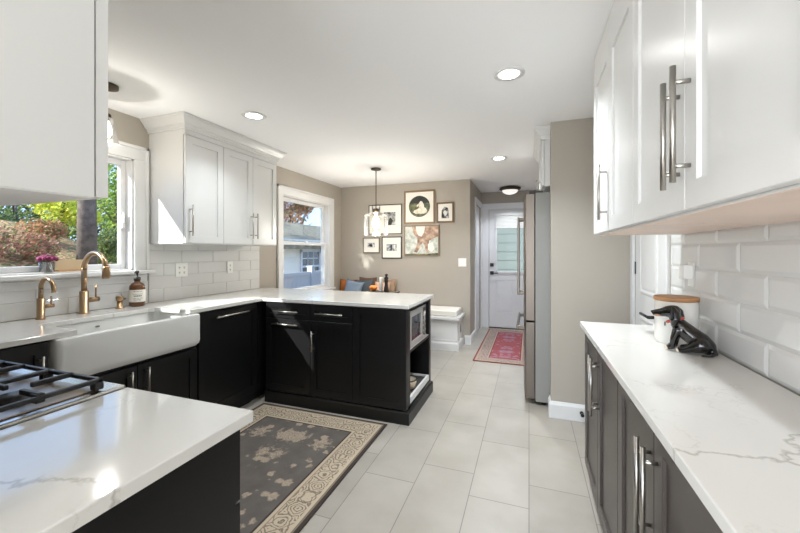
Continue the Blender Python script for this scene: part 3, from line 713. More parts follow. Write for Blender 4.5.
# ---------------------------------------------------------------- gas range
t = thing('gas_range', (-1.523, .42, 0), 0, 'stainless gas range with black cast iron grates, left of the near worktop', 'range')
w = .383
MB().box(-w, w, -.31, .29, .02, .905).build('body', M['range_steel'], t, .003)
m = MB(); m.box(-w, w, -.315, .325, .906, .922); m.box(-w, w, .29, .335, .80, .906)
m.build('cooktop', M['range_steel'], t, .006)
MB().box(-w+.03, w-.03, -.27, .27, .9225, .926).build('burner_well', M['ash'], t, .002)
MB().box(-w+.02, w-.02, .291, .315, .14, .78).build('oven_door', M['steel'], t, .004)
m = MB().tube([(-w+.08, .36, .72), (w-.08, .36, .72)], .011)
for s in (-1, 1): m.tube([(s*(w-.1), .31, .72), (s*(w-.1), .36, .72)], .009)
m.build('oven_handle', M['steel'], t)
for i in range(5): MB().lathe([(.022, 0), (.020, .028), (.014, .030)], (-w+.11+i*(2*w-.22)/4, .335, .853), 20, 'y').build('knob', M['blk'], t)
burn = []
for bx in (-.24, 0, .24):
    for by in (-.135, .135):
        o = MB().lathe([(.045, .9265), (.05, .931), (.034, .936), (.034, .943), (.010, .945)], (bx, by, 0), 24).build('burner', M['iron'], t)
ZG = .957
for gx in (-.24, 0, .24):
    m = MB(); hw = .117; bt = .0065
    for s in (-1, 1):
        m.box(gx+s*hw-bt, gx+s*hw+bt, -.275, .275, ZG-.012, ZG)
        m.box(gx-hw-bt, gx+hw+bt, s*.268-bt, s*.268+bt, ZG-.012, ZG)
        for yy in (-.262, 0, .262): m.box(gx+s*hw-.012, gx+s*hw+.012, yy-.012, yy+.012, .9262, ZG-.01)
    m.box(gx-hw, gx+hw, -bt, bt, ZG-.012, ZG)
    for by in (-.135, .135):
        for s in (-1, 1):
            m.box(gx+s*hw, gx+s*.035, by-bt, by+bt, ZG-.008, ZG+.006); m.box(gx-bt, gx+bt, by+s*.13, by+s*.035, ZG-.008, ZG+.006)
            m.box(gx+s*.105-.014, gx+s*.105+.014, by-.010, by+.010, ZG-.020, ZG+.004)
    m.build('grate', M['iron'], t, .003)

# ---------------------------------------------------------------- microwave and tray in the peninsula end
t = thing('microwave', (-1.07, 2.955, .546), 0, 'stainless microwave set into the open end of the peninsula', 'microwave')
MB().box(-.17, .16, -.225, .235, .004, .300).build('microwave_case', M['steel_side'], t, .004)
m = MB(); m.box(.16, .182, -.225, -.19, .004, .300); m.box(.16, .182, .085, .12, .004, .30); m.box(.16, .182, -.19, .085, .004, .052); m.box(.16, .182, -.19, .085, .248, .30)
m.build('door', M['silver'], t, .003)
MB().box(.16, .176, -.19, .085, .052, .248).build('door_window', M['darkglass'], t)
MB().box(.16, .182, .122, .235, .004, .300).build('control_panel', M['silver'], t, .002)
m = MB().box(.182, .184, .14, .22, .24, .28)
for i in range(4):
    for j in range(3): m.box(.182, .1845, .142+j*.028, .164+j*.028, .04+i*.045, .07+i*.045)
m.build('display_keys', M['blk'], t)
MB().tube([(.205, .103, .05), (.205, .103, .26)], .007).tube([(.18, .103, .07), (.205, .103, .07)], .005).tube([(.18, .103, .24), (.205, .103, .24)], .005).build('door_handle', M['nickel'], t)
for s in (-.12, .12): MB().box(-.1, .1, s-.01, s+.01, 0, .004).build('foot', M['blk'], t)
tag(MB().box(-.905, -.8825, 2.70, 3.265, .547, .5505).build('shelf_edge_trim', M['silver']), 'thin metal edge strip on the shelf below the microwave', 'trim strip')
t = thing('feeding_tray', (-1.05, 2.99, .126), 0, 'white pull-out tray with a dark mat at the foot of the open peninsula end', 'tray')
m = MB().box(-.20, .172, -.29, .27, 0, .012); m.box(.152, .172, -.29, .27, .012, .05); m.box(-.2, -.185, -.29, .27, .012, .05); m.box(-.185, .152, -.29, -.275, .012, .05); m.box(-.185, .152, .255, .27, .012, .05)
m.build('tray_box', M['trim'], t, .002)
MB().box(-.18, .148, -.27, .25, .0125, .036).build('mat', M['darkmat'], t)
t = thing('stoneware_bowl', (-.97, 2.92, .163), 0, 'beige stoneware bowl on the dark mat of the pull-out tray', 'bowl')
MB().lathe([(.04, 0), (.062, .01), (.07, .05), (.072, .075), (.066, .075), (.062, .05), (.04, .016), (0.001, .014)], (0, 0, 0), 28, caps=False).build('bowl_body', M['beige'], t)
MB().lathe([(.073, .070), (.0745, .074), (.073, .079), (.066, .079)], (0, 0, 0), 28, caps=False).build('rim', M['blk'], t)
t = thing('copper_canister', (-.945, 2.80, .163), 0, 'small copper cup in front of the beige bowl on the pull-out tray', 'cup')
MB().lathe([(.03, 0), (.034, .004), (.030, .05), (.036, .075), (.033, .075), (.027, .05), (.028, .01), (.001, .008)], (0, 0, 0), 24, caps=False).build('cup_body', M['copper'], t)

# ---------------------------------------------------------------- refrigerator
t = thing('refrigerator', (.0, 3.32, 0), 0, 'tall stainless french door refrigerator behind the stub wall', 'refrigerator')
MB().box(.052, .71, 0, .91, .03, 1.83).build('body', M['steel_side'], t, .004)
def fdoor(nm, y0, y1, z0, z1):
    m = MB(); n = 10
    pts = [(.046, y0), (.046, y1)]
    arcp = [(-.028-.020*math.sin(PI*i/n)**.8, y1+(y0-y1)*i/n) for i in range(n+1)]
    m.prism(pts+arcp, z0, z1); return m.build(nm, M['steel'], t, .004)
sp_ = .455
d_a = fdoor('door', .003, sp_-.003, .725, 1.825); d_b = fdoor('door', sp_+.003, .907, .725, 1.825); d_c = fdoor('drawer', .003, .907, .05, .712)
MB().box(.046, .052, .01, .9, .05, 1.82).build('gasket', M['redbrown'], t)
for dd, yy in ((d_a, sp_-.055), (d_b, sp_+.055)):
    m = MB().box(-.108, -.088, yy-.011, yy+.011, .90, 1.66)
    for z in (.905, 1.625): m.box(-.09, -.04, yy-.010, yy+.010, z, z+.03)
    m.build('handle', M['steel'], dd, .004)
m = MB().box(-.108, -.088, .10, .81, .615, .665)
for y in (.10, .78): m.box(-.09, -.035, y, y+.03, .625, .655)
m.build('handle', M['steel'], d_c, .004)
for y in (.04, .87): MB().box(.0, .12, y-.025, y+.025, 1.826, 1.85).build('hinge_cover', M['redbrown'], t, .003)
for y in (.05, .86): MB().lathe([(.02, 0), (.02, .03)], (.12, y, 0), 16).build('foot', M['blk'], t)

# ---------------------------------------------------------------- bench and cushions
t = thing('banquette_bench', (-1.87, 4.98, 0), 0, 'white built-in banquette bench along the gallery wall', 'bench')
hx = .975; m = MB().box(-hx, hx, -.20, .198, 0, .412); m.box(-hx, hx+.0, -.206, -.2, .10, .14)
m.build('bench_box', M['trim'], t, .002)
MB().sweep([(-hx, -.20), (hx, -.20), (hx, .198)], [(0, 0), (-.016, 0), (-.016, .09), (-.008, .11), (0, .11)]).build('base_moulding', M['trim'], t)
MB().box(-hx, hx+.03, -.235, .198, .412, .45).build('bench_lid', M['trim'], t, .004)
MB().box(hx, hx+.004, -.06, .06, .20, .335).build('air_vent', M['trim'], t)
m = MB()
for k in range(9): m.box(hx+.004, hx+.006, -.045, .045, .215+k*.013, .221+k*.013)
m.build('vent_slats', M['slot'], t)
t2 = tag(MB().box(-hx, hx-.01, -.205, .19, .451, .535).build('bench_cushion', M['cushion'], None, .018, None, 4), 'long cream seat cushion lying on the white banquette', 'seat cushion')
t2.location = (-1.87, 4.98, 0)
def pillow(name, x, y, s, mt, tilt, rz, label, h=None, roll=0):
    m = MB(); n = 12; h = h or s; top, bot = [], []
    def P(u, v, sg):
        e_ = (1-abs(u)**2.6)*(1-abs(v)**2.6); pinch = 1-.10*(1-abs(u*v))*0
        cx = 1-.09*(1-v*v)*abs(u); cz = 1-.09*(1-u*u)*abs(v)
        return (u*s/2*cx, sg*(.065*max(e_, 0)**.55)*(s/.45), v*h/2*cz)
    g = {}
    for sg in (1, -1):
        for i in range(n+1):
            for j in range(n+1):
                u, v = -1+2*i/n, -1+2*j/n
                if sg == -1 and (i in (0, n) or j in (0, n)): g[sg, i, j] = g[1, i, j]
                else: g[sg, i, j] = m.b.verts.new(P(u, v, sg))
        for i in range(n):
            for j in range(n): m.b.faces.new((g[sg, i, j], g[sg, i+1, j], g[sg, i+1, j+1], g[sg, i, j+1])).smooth = True
    o = m.build(name, mt); o.rotation_euler = (R(tilt), R(roll), R(rz)); o.location = (x, y, .545+h/2*math.cos(R(tilt))*(abs(math.cos(R(roll)))+abs(math.sin(R(roll)))) + .01)
    return tag(o, label, 'pillow', 'throw pillows on the banquette')
pillow('throw_pillow', -2.69, 5.09, .30, M['rust'], -10, 4, 'rust orange leather pillow at the left end of the banquette', .34)
pillow('throw_pillow', -2.36, 5.10, .30, M['brownf'], -8, 0, 'dark brown pillow behind the two blue-grey pillows, one corner showing', .38)
pillow('throw_pillow', -2.49, 4.86, .29, M['blue'], -18, 4, 'light slate blue pillow leaning in front of the brown one', .33, 10)
pillow('throw_pillow', -2.36, 4.975, .32, M['slate'], -10, 0, 'dark charcoal blue pillow between the slate blue and blush pillows', .34, -4)
pillow('throw_pillow', -2.06, 4.965, .25, M['blush'], -10, 2, 'small blush pink pillow behind the orange pumpkin', .33)
pillow('throw_pillow', -2.03, 5.09, .30, M['tan'], -8, -3, 'tan pillow at the right end of the row, behind the pepper mill', .36)

# dining table with its tray
t = thing('dining_table', (-1.80, 4.13, 0), 0, 'round wooden dining table under the clear glass pendant, hidden behind the peninsula', 'table')
MB().lathe([(.50, .725), (.52, .735), (.52, .755), (.51, .76)], (0, 0, 0), 48).build('tabletop', M['darkwood'], t)
MB().lathe([(.26, 0), (.25, .03), (.06, .06), (.045, .2), (.06, .5), (.05, .68), (.16, .725)], (0, 0, 0), 28).build('pedestal', M['darkwood'], t)
t = thing('riser_tray', (-1.68, 4.13, .761), 0, 'low dark wooden riser carrying the pumpkin, candle and pepper mill', 'tray')
MB().box(-.22, .17, -.09, .09, .055, .072).build('tray_top', M['darkwood'], t, .002)
for s in (-.19, .14): MB().box(s-.01, s+.01, -.08, .08, 0, .055).build('tray_foot', M['darkwood'], t)
ZT = .8335
t = thing('pumpkin', (-1.83, 4.13, ZT), 0, 'small orange pumpkin on the dark riser', 'pumpkin')
m = MB(); seg = 40; rings = []
for j in range(11):
    a = PI*j/10-PI/2; ring = []
    for i in range(seg):
        th = 2*PI*i/seg; rr = .052*math.cos(a)*(1-.10*abs(math.sin(th*5))**.0*0-.08*(1-abs(math.sin(th*4))))
        ring.append(m.b.verts.new((max(rr, .003)*math.cos(th), max(rr, .003)*math.sin(th), .038+.038*math.sin(a)-.008*(j > 8))))
    rings.append(ring)
for a, b_ in zip(rings, rings[1:]):
    for i in range(seg): m.b.faces.new((a[i], a[(i+1) % seg], b_[(i+1) % seg], b_[i])).smooth = True
m.b.faces.new(rings[0][::-1]); m.b.faces.new(rings[-1]); m.build('pumpkin_body', M['pumpkin'], t)
MB().tube([(0, 0, .066), (.004, 0, .080), (.010, .002, .088)], [.006, .004, .004], 8).build('stem', M['framebrn'], t)
t = thing('pillar_candle', (-1.725, 4.13, ZT), 0, 'white pillar candle between the pumpkin and the pepper mill', 'candle')
MB().lathe([(.020, 0), (.021, .002), (.021, .165), (.017, .17), (.0165, .165)], (0, 0, 0), 24).build('wax', M['ceramic'], t)
MB().tube([(0, 0, .16), (0, 0, .178)], .0015, 6).build('wick', M['blk'], t)
t = thing('pepper_mill', (-1.655, 4.13, ZT), 0, 'dark turned wooden pepper mill on the riser', 'pepper mill')
MB().lathe([(.033, 0), (.034, .008), (.030, .03), (.021, .075), (.019, .10), (.023, .12), (.027, .13), (.024, .145)], (0, 0, 0), 28).build('mill_body', M['darkwood'], t)
MB().lathe([(.022, .146), (.027, .155), (.026, .17), (.014, .182), (.012, .19), (.020, .198), (.021, .208), (.012, .218), (.002, .220)], (0, 0, 0), 28).build('mill_head', M['darkwood'], t)

# ---------------------------------------------------------------- gallery wall
def image_mat(name, cols, scale, seed, rough=.5):
    m = mat(name, (128, 128, 128), rough); n = m.node_tree.nodes; l = m.node_tree.links; b = n['Principled BSDF']
    t = n.new('ShaderNodeTexCoord'); mp = n.new('ShaderNodeMapping'); mp.inputs['Location'].default_value = (seed, seed*.7, seed*1.3)
    l.new(t.outputs['Object'], mp.inputs[0]); no = n.new('ShaderNodeTexNoise'); no.inputs['Scale'].default_value = scale; no.inputs['Detail'].default_value = 6
    l.new(mp.outputs[0], no.inputs['Vector']); r = n.new('ShaderNodeValToRGB'); el = r.color_ramp.elements
    while len(el) < len(cols): el.new(.5)
    for i, c in enumerate(cols): el[i].position = .32+.36*i/(len(cols)-1); el[i].color = (*s2l(c), 1)
    l.new(no.outputs[0], r.inputs[0]); l.new(r.outputs[0], b.inputs['Base Color']); return m
GY = YG-.001
def poly(m, pts, y):  # flat polygon in the xz plane facing -y
    f = m.b.faces.new([m.b.verts.new((x, y, z)) for x, z in pts]); f.material_index = m.mi
def ell(cx, cz, rx, rz, n=24, rot=0):
    out = []
    for i in range(n):
        a = 2*PI*i/n; x, z = rx*math.cos(a), rz*math.sin(a); out.append((cx+x*math.cos(rot)-z*math.sin(rot), cz+x*math.sin(rot)+z*math.cos(rot)))
    return out
def picture(x0, x1, z0, z1, fw, fm, mats, draw, label, deep=.025, matte=True):
    cx, cz = (x0+x1)/2, (z0+z1)/2; hw, hh = (x1-x0)/2, (z1-z0)/2
    t = thing('picture_frame', (cx, GY, cz), 0, label, 'framed picture', 'gallery wall pictures')
    m = MB(); m.box(-hw, -hw+fw, -deep, 0, -hh, hh).box(hw-fw, hw, -deep, 0, -hh, hh).box(-hw+fw, hw-fw, -deep, 0, -hh, -hh+fw).box(-hw+fw, hw-fw, -deep, 0, hh-fw, hh)
    m.build('frame', fm, t, .002)
    if matte: MB().box(-hw+fw, hw-fw, -deep*.55, -.001, -hh+fw, hh-fw).build('mat_board', M['mat'], t)
    m = MB(); draw(m, -deep*.55-.0012 if matte else -deep*.7, hw, hh); m.build('print', mats, t, fix=False)
    return t
bw = image_mat('grey_landscape_print', [(60, 60, 60), (150, 150, 148), (215, 214, 210)], 22, 3)
bw2 = image_mat('grey_portrait_print', [(40, 40, 42), (120, 120, 122), (200, 200, 198)], 30, 9)
bw3 = image_mat('grey_city_print', [(70, 74, 80), (150, 152, 156), (222, 222, 222)], 36, 14)
grn = image_mat('meadow_print', [(48, 56, 40), (92, 98, 66), (128, 128, 92)], 18, 5)
hors = image_mat('cream_horse_paint', [(206, 192, 168), (232, 222, 204), (244, 238, 226)], 20, 21)
dk = mat('print_dark', (40, 42, 38), .6); wht = mat('print_white', (226, 222, 214), .6)
snow = image_mat('pale_pasture_print', [(150, 156, 148), (190, 194, 184), (216, 216, 206)], 16, 31)
cowm = image_mat('tan_calf_print', [(112, 84, 64), (168, 136, 112), (206, 180, 156)], 14, 41)
def dr1(m, y, hw, hh):
    poly(m, [(-.02, -.09), (.17, -.09), (.17, .11), (-.02, .11)], y); m.mi = 1
    poly(m, [(-.02, .07), (.02, .11), (-.02, .11)], y-.0006); poly(m, [(.03, .08), (.1, .075), (.17, .09), (.17, .11), (.02, .11)], y-.0006)
    m.mi = 2; poly(m, [(.05, -.09), (.10, -.09), (.13, -.02), (.09, .03), (.06, -.01)], y-.0006)
picture(-2.364, -1.815, 1.595, 2.05, .011, M['frameblk'], [bw, bw2, dk], dr1, 'wide thin black frame with a grey landscape, behind the glass pendant')
def dr2(m, y, hw, hh):
    poly(m, ell(-.0, .01, .165, .158, 40), y)
    m.mi = 1; poly(m, [(x, z) for x, z in ell(0, .01, .163, .156, 40) if z > .045], y-.0005)
    m.mi = 2
    body = [(-.095, -.075), (-.055, -.10), (.07, -.10), (.11, -.085), (.118, -.05), (.10, -.02), (.075, -.005), (.072, .03), (.05, .075), (.025, .09), (.012, .082), (-.01, .05), (-.035, .035), (-.045, .015), (-.03, .005), (-.005, .02), (-.005, -.01), (-.03, -.03), (-.075, -.045)]
    poly(m, body, y-.0010); m.mi = 3; poly(m, [(.02, .085), (.05, .07), (.07, .02), (.05, -.01), (.04, .03)], y-.0015)
picture(-1.778, -1.301, 1.742, 2.238, .024, M['gold'], [grn, dk, hors, wht], dr2, 'gold wood frame with a round print of a white horse lying in a dark meadow')
def dr3(m, y, hw, hh):
    poly(m, [(-.055, -.085), (.06, -.085), (.05, .03), (.04, .065), (.02, .055), (0, .085), (-.03, .06), (-.05, .03)], y)
    m.mi = 1; poly(m, ell(.0, -.01, .028, .04, 16), y-.0005); m.mi = 2; poly(m, ell(-.03, -.045, .02, .035, 12), y-.0005); poly(m, ell(.02, .06, .02, .014, 12), y-.0005)
picture(-1.276, -1.022, 1.748, 2.043, .022, M['framebrn'], [bw2, wht, dk], dr3, 'small brown upright frame with a grey family portrait, right of the horse print')
def dr4(m, y, hw, hh):
    poly(m, [(-.065, -.03), (.055, -.03), (.055, .04), (-.065, .04)], y); m.mi = 1; poly(m, ell(-.01, 0, .03, .022, 12), y-.0005); m.mi = 2; poly(m, ell(.035, -.01, .014, .02, 10), y-.0005)
picture(-2.464, -2.177, 1.302, 1.545, .016, M['framegry'], [bw3, dk, wht], dr4, 'smallest grey wood frame with a tiny landscape photo, left end of the bottom row')
def dr5(m, y, hw, hh):
    poly(m, [(-.085, -.05), (.08, -.05), (.08, .055), (-.085, .055)], y); m.mi = 1; poly(m, [(-.02, -.05), (0, -.05), (.01, .055), (-.025, .03)], y-.0005); m.mi = 2; poly(m, [(.03, -.02), (.06, -.02), (.06, .05), (.03, .04)], y-.0005)
picture(-2.143, -1.815, 1.22, 1.556, .015, M['frameblk'], [bw3, dk, wht], dr5, 'square black frame with a small grey photo, below the pendant')
def dr6(m, y, hw, hh):
    poly(m, [(-hw+.012, -hh+.012), (hw-.012, -hh+.012), (hw-.012, hh-.012), (-hw+.012, hh-.012)], y)
    m.mi = 1
    poly(m, [(-.15, hh-.012), (hw-.012, hh-.012), (hw-.012, .06), (.16, .02), (.12, .0), (.10, -.10), (.12, -.18), (.07, -.18), (.05, -.08), (.02, -.02), (-.02, -.10), (-.07, -.18), (-.12, -.17), (-.07, -.07), (-.06, .03), (-.12, .10)], y-.0006)
    m.mi = 2; poly(m, [(-.09, hh-.012), (.06, hh-.012), (.04, .12), (.0, .06), (-.05, .08), (-.08, .15)], y-.0012)
    poly(m, [(.10, -.05), (.17, -.02), (.20, -.12), (.15, -.17), (.10, -.13)], y-.0012)
    m.mi = 3; poly(m, [(-hw+.012, -hh+.012), (hw-.012, -hh+.012), (hw-.012, -.18), (.05, -.195), (-.12, -.19), (-hw+.012, -.2)], y-.0014)
picture(-1.772, -1.238, 1.262, 1.714, .011, M['gold'], [snow, cowm, wht, grn], dr6, 'large unmatted print of a tan and white cow, below the horse print', .03, False)

# switch and outlet plates
def plate(loc, rz, w, label, cat, kind):
    t = thing('switch_plate' if kind == 's' else 'outlet_plate', loc, rz, label, cat)
    MB().box(-w/2, w/2, -.006, 0, -.06, .06).build('cover', M['plate'], t, .002)
    g = round(w/.055)
    for i in range(g):
        x = (i-(g-1)/2)*.046
        if kind == 's': MB().box(x-.004, x+.004, -.014, -.006, -.006, .010).build('toggle', M['plate'], t)
        else:
            m = MB()
            for z in (-.022, .022): m.box(x-.006, x-.003, -.0075, -.006, z-.006, z+.006).box(x+.003, x+.006, -.0075, -.006, z-.006, z+.006).lathe([(.0025, -.0075), (.0025, -.006)], (x, 0, z-.012), 10, 'y')
            m.build('socket', M['slot'], t)
    return t
plate((-.90, GY, 1.17), 0, .115, 'white double switch plate on the gallery wall near the hall corner', 'light switch', 's')
plate((XL+.0095, 2.32, 1.165), R(90), .115, 'wide white outlet plate on the left backsplash nearest the soap bottle', 'outlet', 'o')
plate((XL+.0095, 2.86, 1.165), R(90), .07, 'narrow white outlet plate on the left backsplash toward the dining window', 'outlet', 'o')

# ---------------------------------------------------------------- lights
for i, (x, y) in enumerate(((-1.973, 2.216), (-.11, 2.194), (-.313, 4.13), (-.9, -1.2))):  # last one is unseen, added behind the camera as fill
    lab = ['round recessed ceiling light nearest the left wall cabinets', 'round recessed ceiling light in the centre, nearest the right wall cabinets', 'round recessed ceiling light toward the hall', 'unseen ceiling light added behind the camera for fill'][i]
    t = thing('recessed_light', (x, y, CEIL), 0, lab, 'ceiling light', 'recessed ceiling lights')
    MB().lathe([(.088, -.0005), (.088, -.004), (.058, -.007), (.056, -.001)], (0, 0, 0), 40, caps=False).build('trim_ring', M['trim'], t)
    MB().lathe([(.056, -.002), (.054, -.004)], (0, 0, 0), 40).build('lens', M['leadlight'], t)
    a = area('lamp', (0, 0, -.012), (0, 0, 0), .11, .11, (2.2, 7, 7, 5)[i], (.88, .95, 1), 'DISK'); a.parent = t
# glass pendant over the table
t = thing('glass_pendant_lamp', (-1.794, 4.133, CEIL), 0, 'clear glass jar pendant lamp hanging over the dining table', 'pendant lamp')
MB().lathe([(.062, -.001), (.062, -.018), (.03, -.026)], (0, 0, 0), 32).build('canopy', M['bronze'], t)
MB().tube([(0, 0, -.02), (0, 0, -.56)], .006, 10).build('rod', M['bronze'], t)
MB().lathe([(.030, -.50), (.036, -.505), (.036, -.555), (.030, -.56)], (0, 0, 0), 24).tube([(-.05, 0, -.455), (-.05, 0, -.52), (.0, 0, -.54), (.05, 0, -.52), (.05, 0, -.455), (-.05, 0, -.455)], .004, 8).build('socket_yoke', M['bronze'], t)
MB().lathe([(.052, -.475), (.050, -.53), (.052, -.548), (.10, -.562), (.140, -.578), (.148, -.60), (.150, -.80), (.146, -.832)], (0, 0, 0), 48, caps=False).build('glass_shade', M['shadeglass'], t)
MB().lathe([(.014, -.56), (.018, -.60), (.040, -.64), (.048, -.68), (.042, -.72), (.02, -.745), (.002, -.75)], (0, 0, 0), 24).build('bulb', M['bulb'], t)
pl = bpy.data.lights.new('bulb_light', 'POINT'); plo = bpy.data.objects.new('bulb_light', pl); C.objects.link(plo); pl.energy = 10.5; pl.color = (1, .96, .91); pl.shadow_soft_size = .05; plo.location = (0, 0, -.80); plo.parent = t
# pendant over the sink
t = thing('sink_pendant_lamp', (-2.475, 1.50, CEIL), 0, 'bell glass pendant lamp over the sink, half hidden by the near white cabinet', 'pendant lamp')
MB().lathe([(.062, -.001), (.062, -.018), (.02, -.03)], (0, 0, 0), 32).build('canopy', M['bronze'], t)
MB().tube([(0, 0, -.02), (0, 0, -.22)], .005, 10).lathe([(.020, -.18), (.024, -.185), (.024, -.225)], (0, 0, 0), 20).build('rod', M['bronze'], t)
MB().lathe([(.026, -.205), (.034, -.215), (.040, -.26), (.052, -.31), (.066, -.365)], (0, 0, 0), 36, caps=False).build('glass_shade', M['shadeglass'], t)
MB().lathe([(.012, -.225), (.026, -.27), (.028, -.30), (.015, -.325), (.002, -.33)], (0, 0, 0), 20).build('bulb', M['bulb'], t)
pl = bpy.data.lights.new('bulb_light', 'POINT'); plo = bpy.data.objects.new('bulb_light', pl); C.objects.link(plo); pl.energy = 2.3; pl.color = (1, .97, .93); pl.shadow_soft_size = .03; plo.location = (0, 0, -.37); plo.parent = t
# flush mount in the hall
t = thing('flush_ceiling_light', (-.286, 6.03, CEIL), 0, 'bronze rimmed flush ceiling light with frosted dome near the hall door', 'ceiling light')
MB().lathe([(.125, -.001), (.165, -.02), (.165, -.035), (.14, -.055), (.12, -.056)], (0, 0, 0), 40).build('rim', M['bronze'], t)
MB().lathe([(.125, -.055), (.11, -.085), (.07, -.11), (.02, -.122), (.002, -.123)], (0, 0, 0), 40).build('dome', M['dome'], t)
a = area('lamp', (0, 0, -.13), (0, 0, 0), .2, .2, 2.4, (.90, .95, 1), 'DISK'); a.parent = t

# ---------------------------------------------------------------- right counter things
t = thing('canister', (.622, 1.945, .915), 0, 'white ceramic canister with a wooden lid behind the dachshund figurine', 'canister')
MB().lathe([(.076, 0), (.080, .004), (.080, .185), (.076, .187)], (0, 0, 0), 48).build('jar', M['ceramic'], t)
MB().lathe([(.074, .1872), (.0835, .189), (.0835, .203), (.081, .206)], (0, 0, 0), 48).build('lid', M['canwood'], t)
t = thing('plug_adapter', (XR-.0105, 2.06, 1.215), R(-90), 'small white plug adapter in the right backsplash above the canister', 'plug adapter')
MB().box(-.035, .035, -.003, 0, -.057, .057).build('outlet_cover', M['plate'], t, .001)
MB().box(-.030, .028, -.040, -.003, -.022, .044).build('adapter_body', M['plate'], t, .004)

# dachshund figurine: smooth closed body grown from overlapping ellipsoids
dogm = mat('glazed_black_and_tan', (16, 14, 13), .10, coat=.6)
n = dogm.node_tree.nodes; l = dogm.node_tree.links; b = n['Principled BSDF']
tcn = n.new('ShaderNodeTexCoord')
prev = None
for (px, py, pz, rr, col) in ((-.092, 0, .132, .020, (150, 104, 72)), (-.062, -.024, .008, .014, (214, 200, 180)), (-.062, .024, .008, .014, (214, 200, 180)), (-.022, -.038, .006, .014, (214, 200, 180))):
    vm = n.new('ShaderNodeVectorMath'); vm.operation = 'DISTANCE'; vm.inputs[1].default_value = (px, py, pz); l.new(tcn.outputs['Object'], vm.inputs[0])
    mr = n.new('ShaderNodeMapRange'); mr.inputs[1].default_value = rr*.8; mr.inputs[2].default_value = rr; mr.inputs[3].default_value = 1; mr.inputs[4].default_value = 0; l.new(vm.outputs['Value'], mr.inputs[0])
    mx = n.new('ShaderNodeMix'); mx.data_type = 'RGBA'; l.new(mr.outputs[0], mx.inputs[0])
    if prev: l.new(prev, mx.inputs[6])
    else: mx.inputs[6].default_value = (*s2l((16, 14, 13)), 1)
    mx.inputs[7].default_value = (*s2l(col), 1); prev = mx.outputs[2]
l.new(prev, b.inputs['Base Color'])
t = thing('dachshund_figurine', (.600, 1.777, .915), R(-28), 'glossy black dachshund figurine sitting with a red collar on the right worktop', 'figurine')
def chain(m, pts):
    for (p, r), (q, s) in zip(pts, pts[1:]):
        p, q = Vector(p), Vector(q)
        for k in range(6): f = k/6; m.ball(p.lerp(q, f), r+(s-r)*f, seg=12)
    m.ball(pts[-1][0], pts[-1][1], seg=12)
m = MB()
chain(m, [((.066, 0, .033), .032), ((.045, 0, .050), .037), ((.008, 0, .078), .034), ((-.022, 0, .108), .028), ((-.034, 0, .135), .023)])   # rump to neck
chain(m, [((-.040, 0, .158), .027), ((-.058, 0, .156), .023), ((-.078, 0, .149), .0185), ((-.100, 0, .145), .0150)])                    # head and muzzle
m.ball((-.114, 0, .150), .0065, seg=12)
for s in (-1, 1):
    chain(m, [((-.022, s*.018, .085), .019), ((-.034, s*.022, .050), .0135), ((-.039, s*.022, .016), .011), ((-.056, s*.023, .011), .011)])   # front legs
    chain(m, [((.052, s*.026, .038), .030), ((.026, s*.036, .025), .018), ((.004, s*.038, .014), .012), ((-.016, s*.038, .010), .010)])       # haunch and hind paw
chain(m, [((.085, 0, .020), .014), ((.096, -.012, .010), .009), ((.088, -.042, .008), .007), ((.062, -.060, .006), .005)])                   # tail
o = m.build('body', dogm, t, fix=False)
rm = o.modifiers.new('remesh', 'REMESH'); rm.mode = 'VOXEL'; rm.voxel_size = .0032; rm.use_smooth_shade = True
sm = o.modifiers.new('smooth', 'SMOOTH'); sm.iterations = 6; sm.factor = .6
for s in (-1, 1):
    m = MB(); chain(m, [((-.036, s*.024, .172), .010), ((-.028, s*.033, .154), .017), ((-.026, s*.036, .132), .019), ((-.030, s*.035, .114), .013)])
    o = m.build('ear', M['blkgloss'], t, fix=False); o.scale = (1, 1, 1)
    rm = o.modifiers.new('remesh', 'REMESH'); rm.mode = 'VOXEL'; rm.voxel_size = .003; rm.use_smooth_shade = True
    o.modifiers.new('smooth', 'SMOOTH').iterations = 5
    MB().ball((-.064, s*.0195, .166), .0045, seg=10).build('eye', M['blkgloss'], t)
m = MB(); ax = Vector((-.4, 0, 1)).normalized(); c0 = Vector((-.033, 0, .124)); u = ax.cross(Vector((0, 1, 0))).normalized(); v = ax.cross(u)
m.tube([c0+.0285*(math.cos(2*PI*k/28)*u+math.sin(2*PI*k/28)*v) for k in range(29)], .0055, 8); m.build('collar', M['red'], t)
MB().lathe([(.009, 0), (.009, -.003)], (-.066, -.004, .104), 16, 'x').build('collar_tag', M['gold'], t)

# doorstop on the stub baseboard
t = thing('door_stop', (.385, YS-.017, .07), 0, 'small black door stop on the white baseboard of the stub wall', 'door stop')
MB().lathe([(.014, 0), (.014, -.004), (.006, -.006), (.006, -.035)], (0, 0, 0), 16, 'y').build('stem', M['blk'], t)
MB().lathe([(.012, -.035), (.013, -.05), (.009, -.052)], (0, 0, 0), 16, 'y').build('bumper', M['blk'], t)

# ---------------------------------------------------------------- rugs
rg = rug_mat('charcoal_persian_rug', .58, .905, (118, 111, 106), (196, 178, 156), (70, 62, 57), (192, 176, 154), (98, 88, 80), (.022, .2, .20), 4.2)
o = MB().box(-.58, .58, -.905, .905, 0, .009).build('area_rug', rg, None, .003); o.location = (-1.595, 1.655, .0005)
tag(o, 'charcoal persian style rug with beige border between the sink and the range worktop', 'rug')
rg2 = rug_mat('red_persian_rug', .36, .95, (158, 88, 92), (156, 140, 160), (120, 62, 54), (172, 150, 136), (84, 92, 106), (.012, .2, .17), 5.0, .2)
o = MB().box(-.36, .36, -.95, .95, 0, .008).build('area_rug', rg2, None, .003); o.location = (-.285, 5.37, .0005)
tag(o, 'faded red persian style runner in front of the white hall door', 'rug')

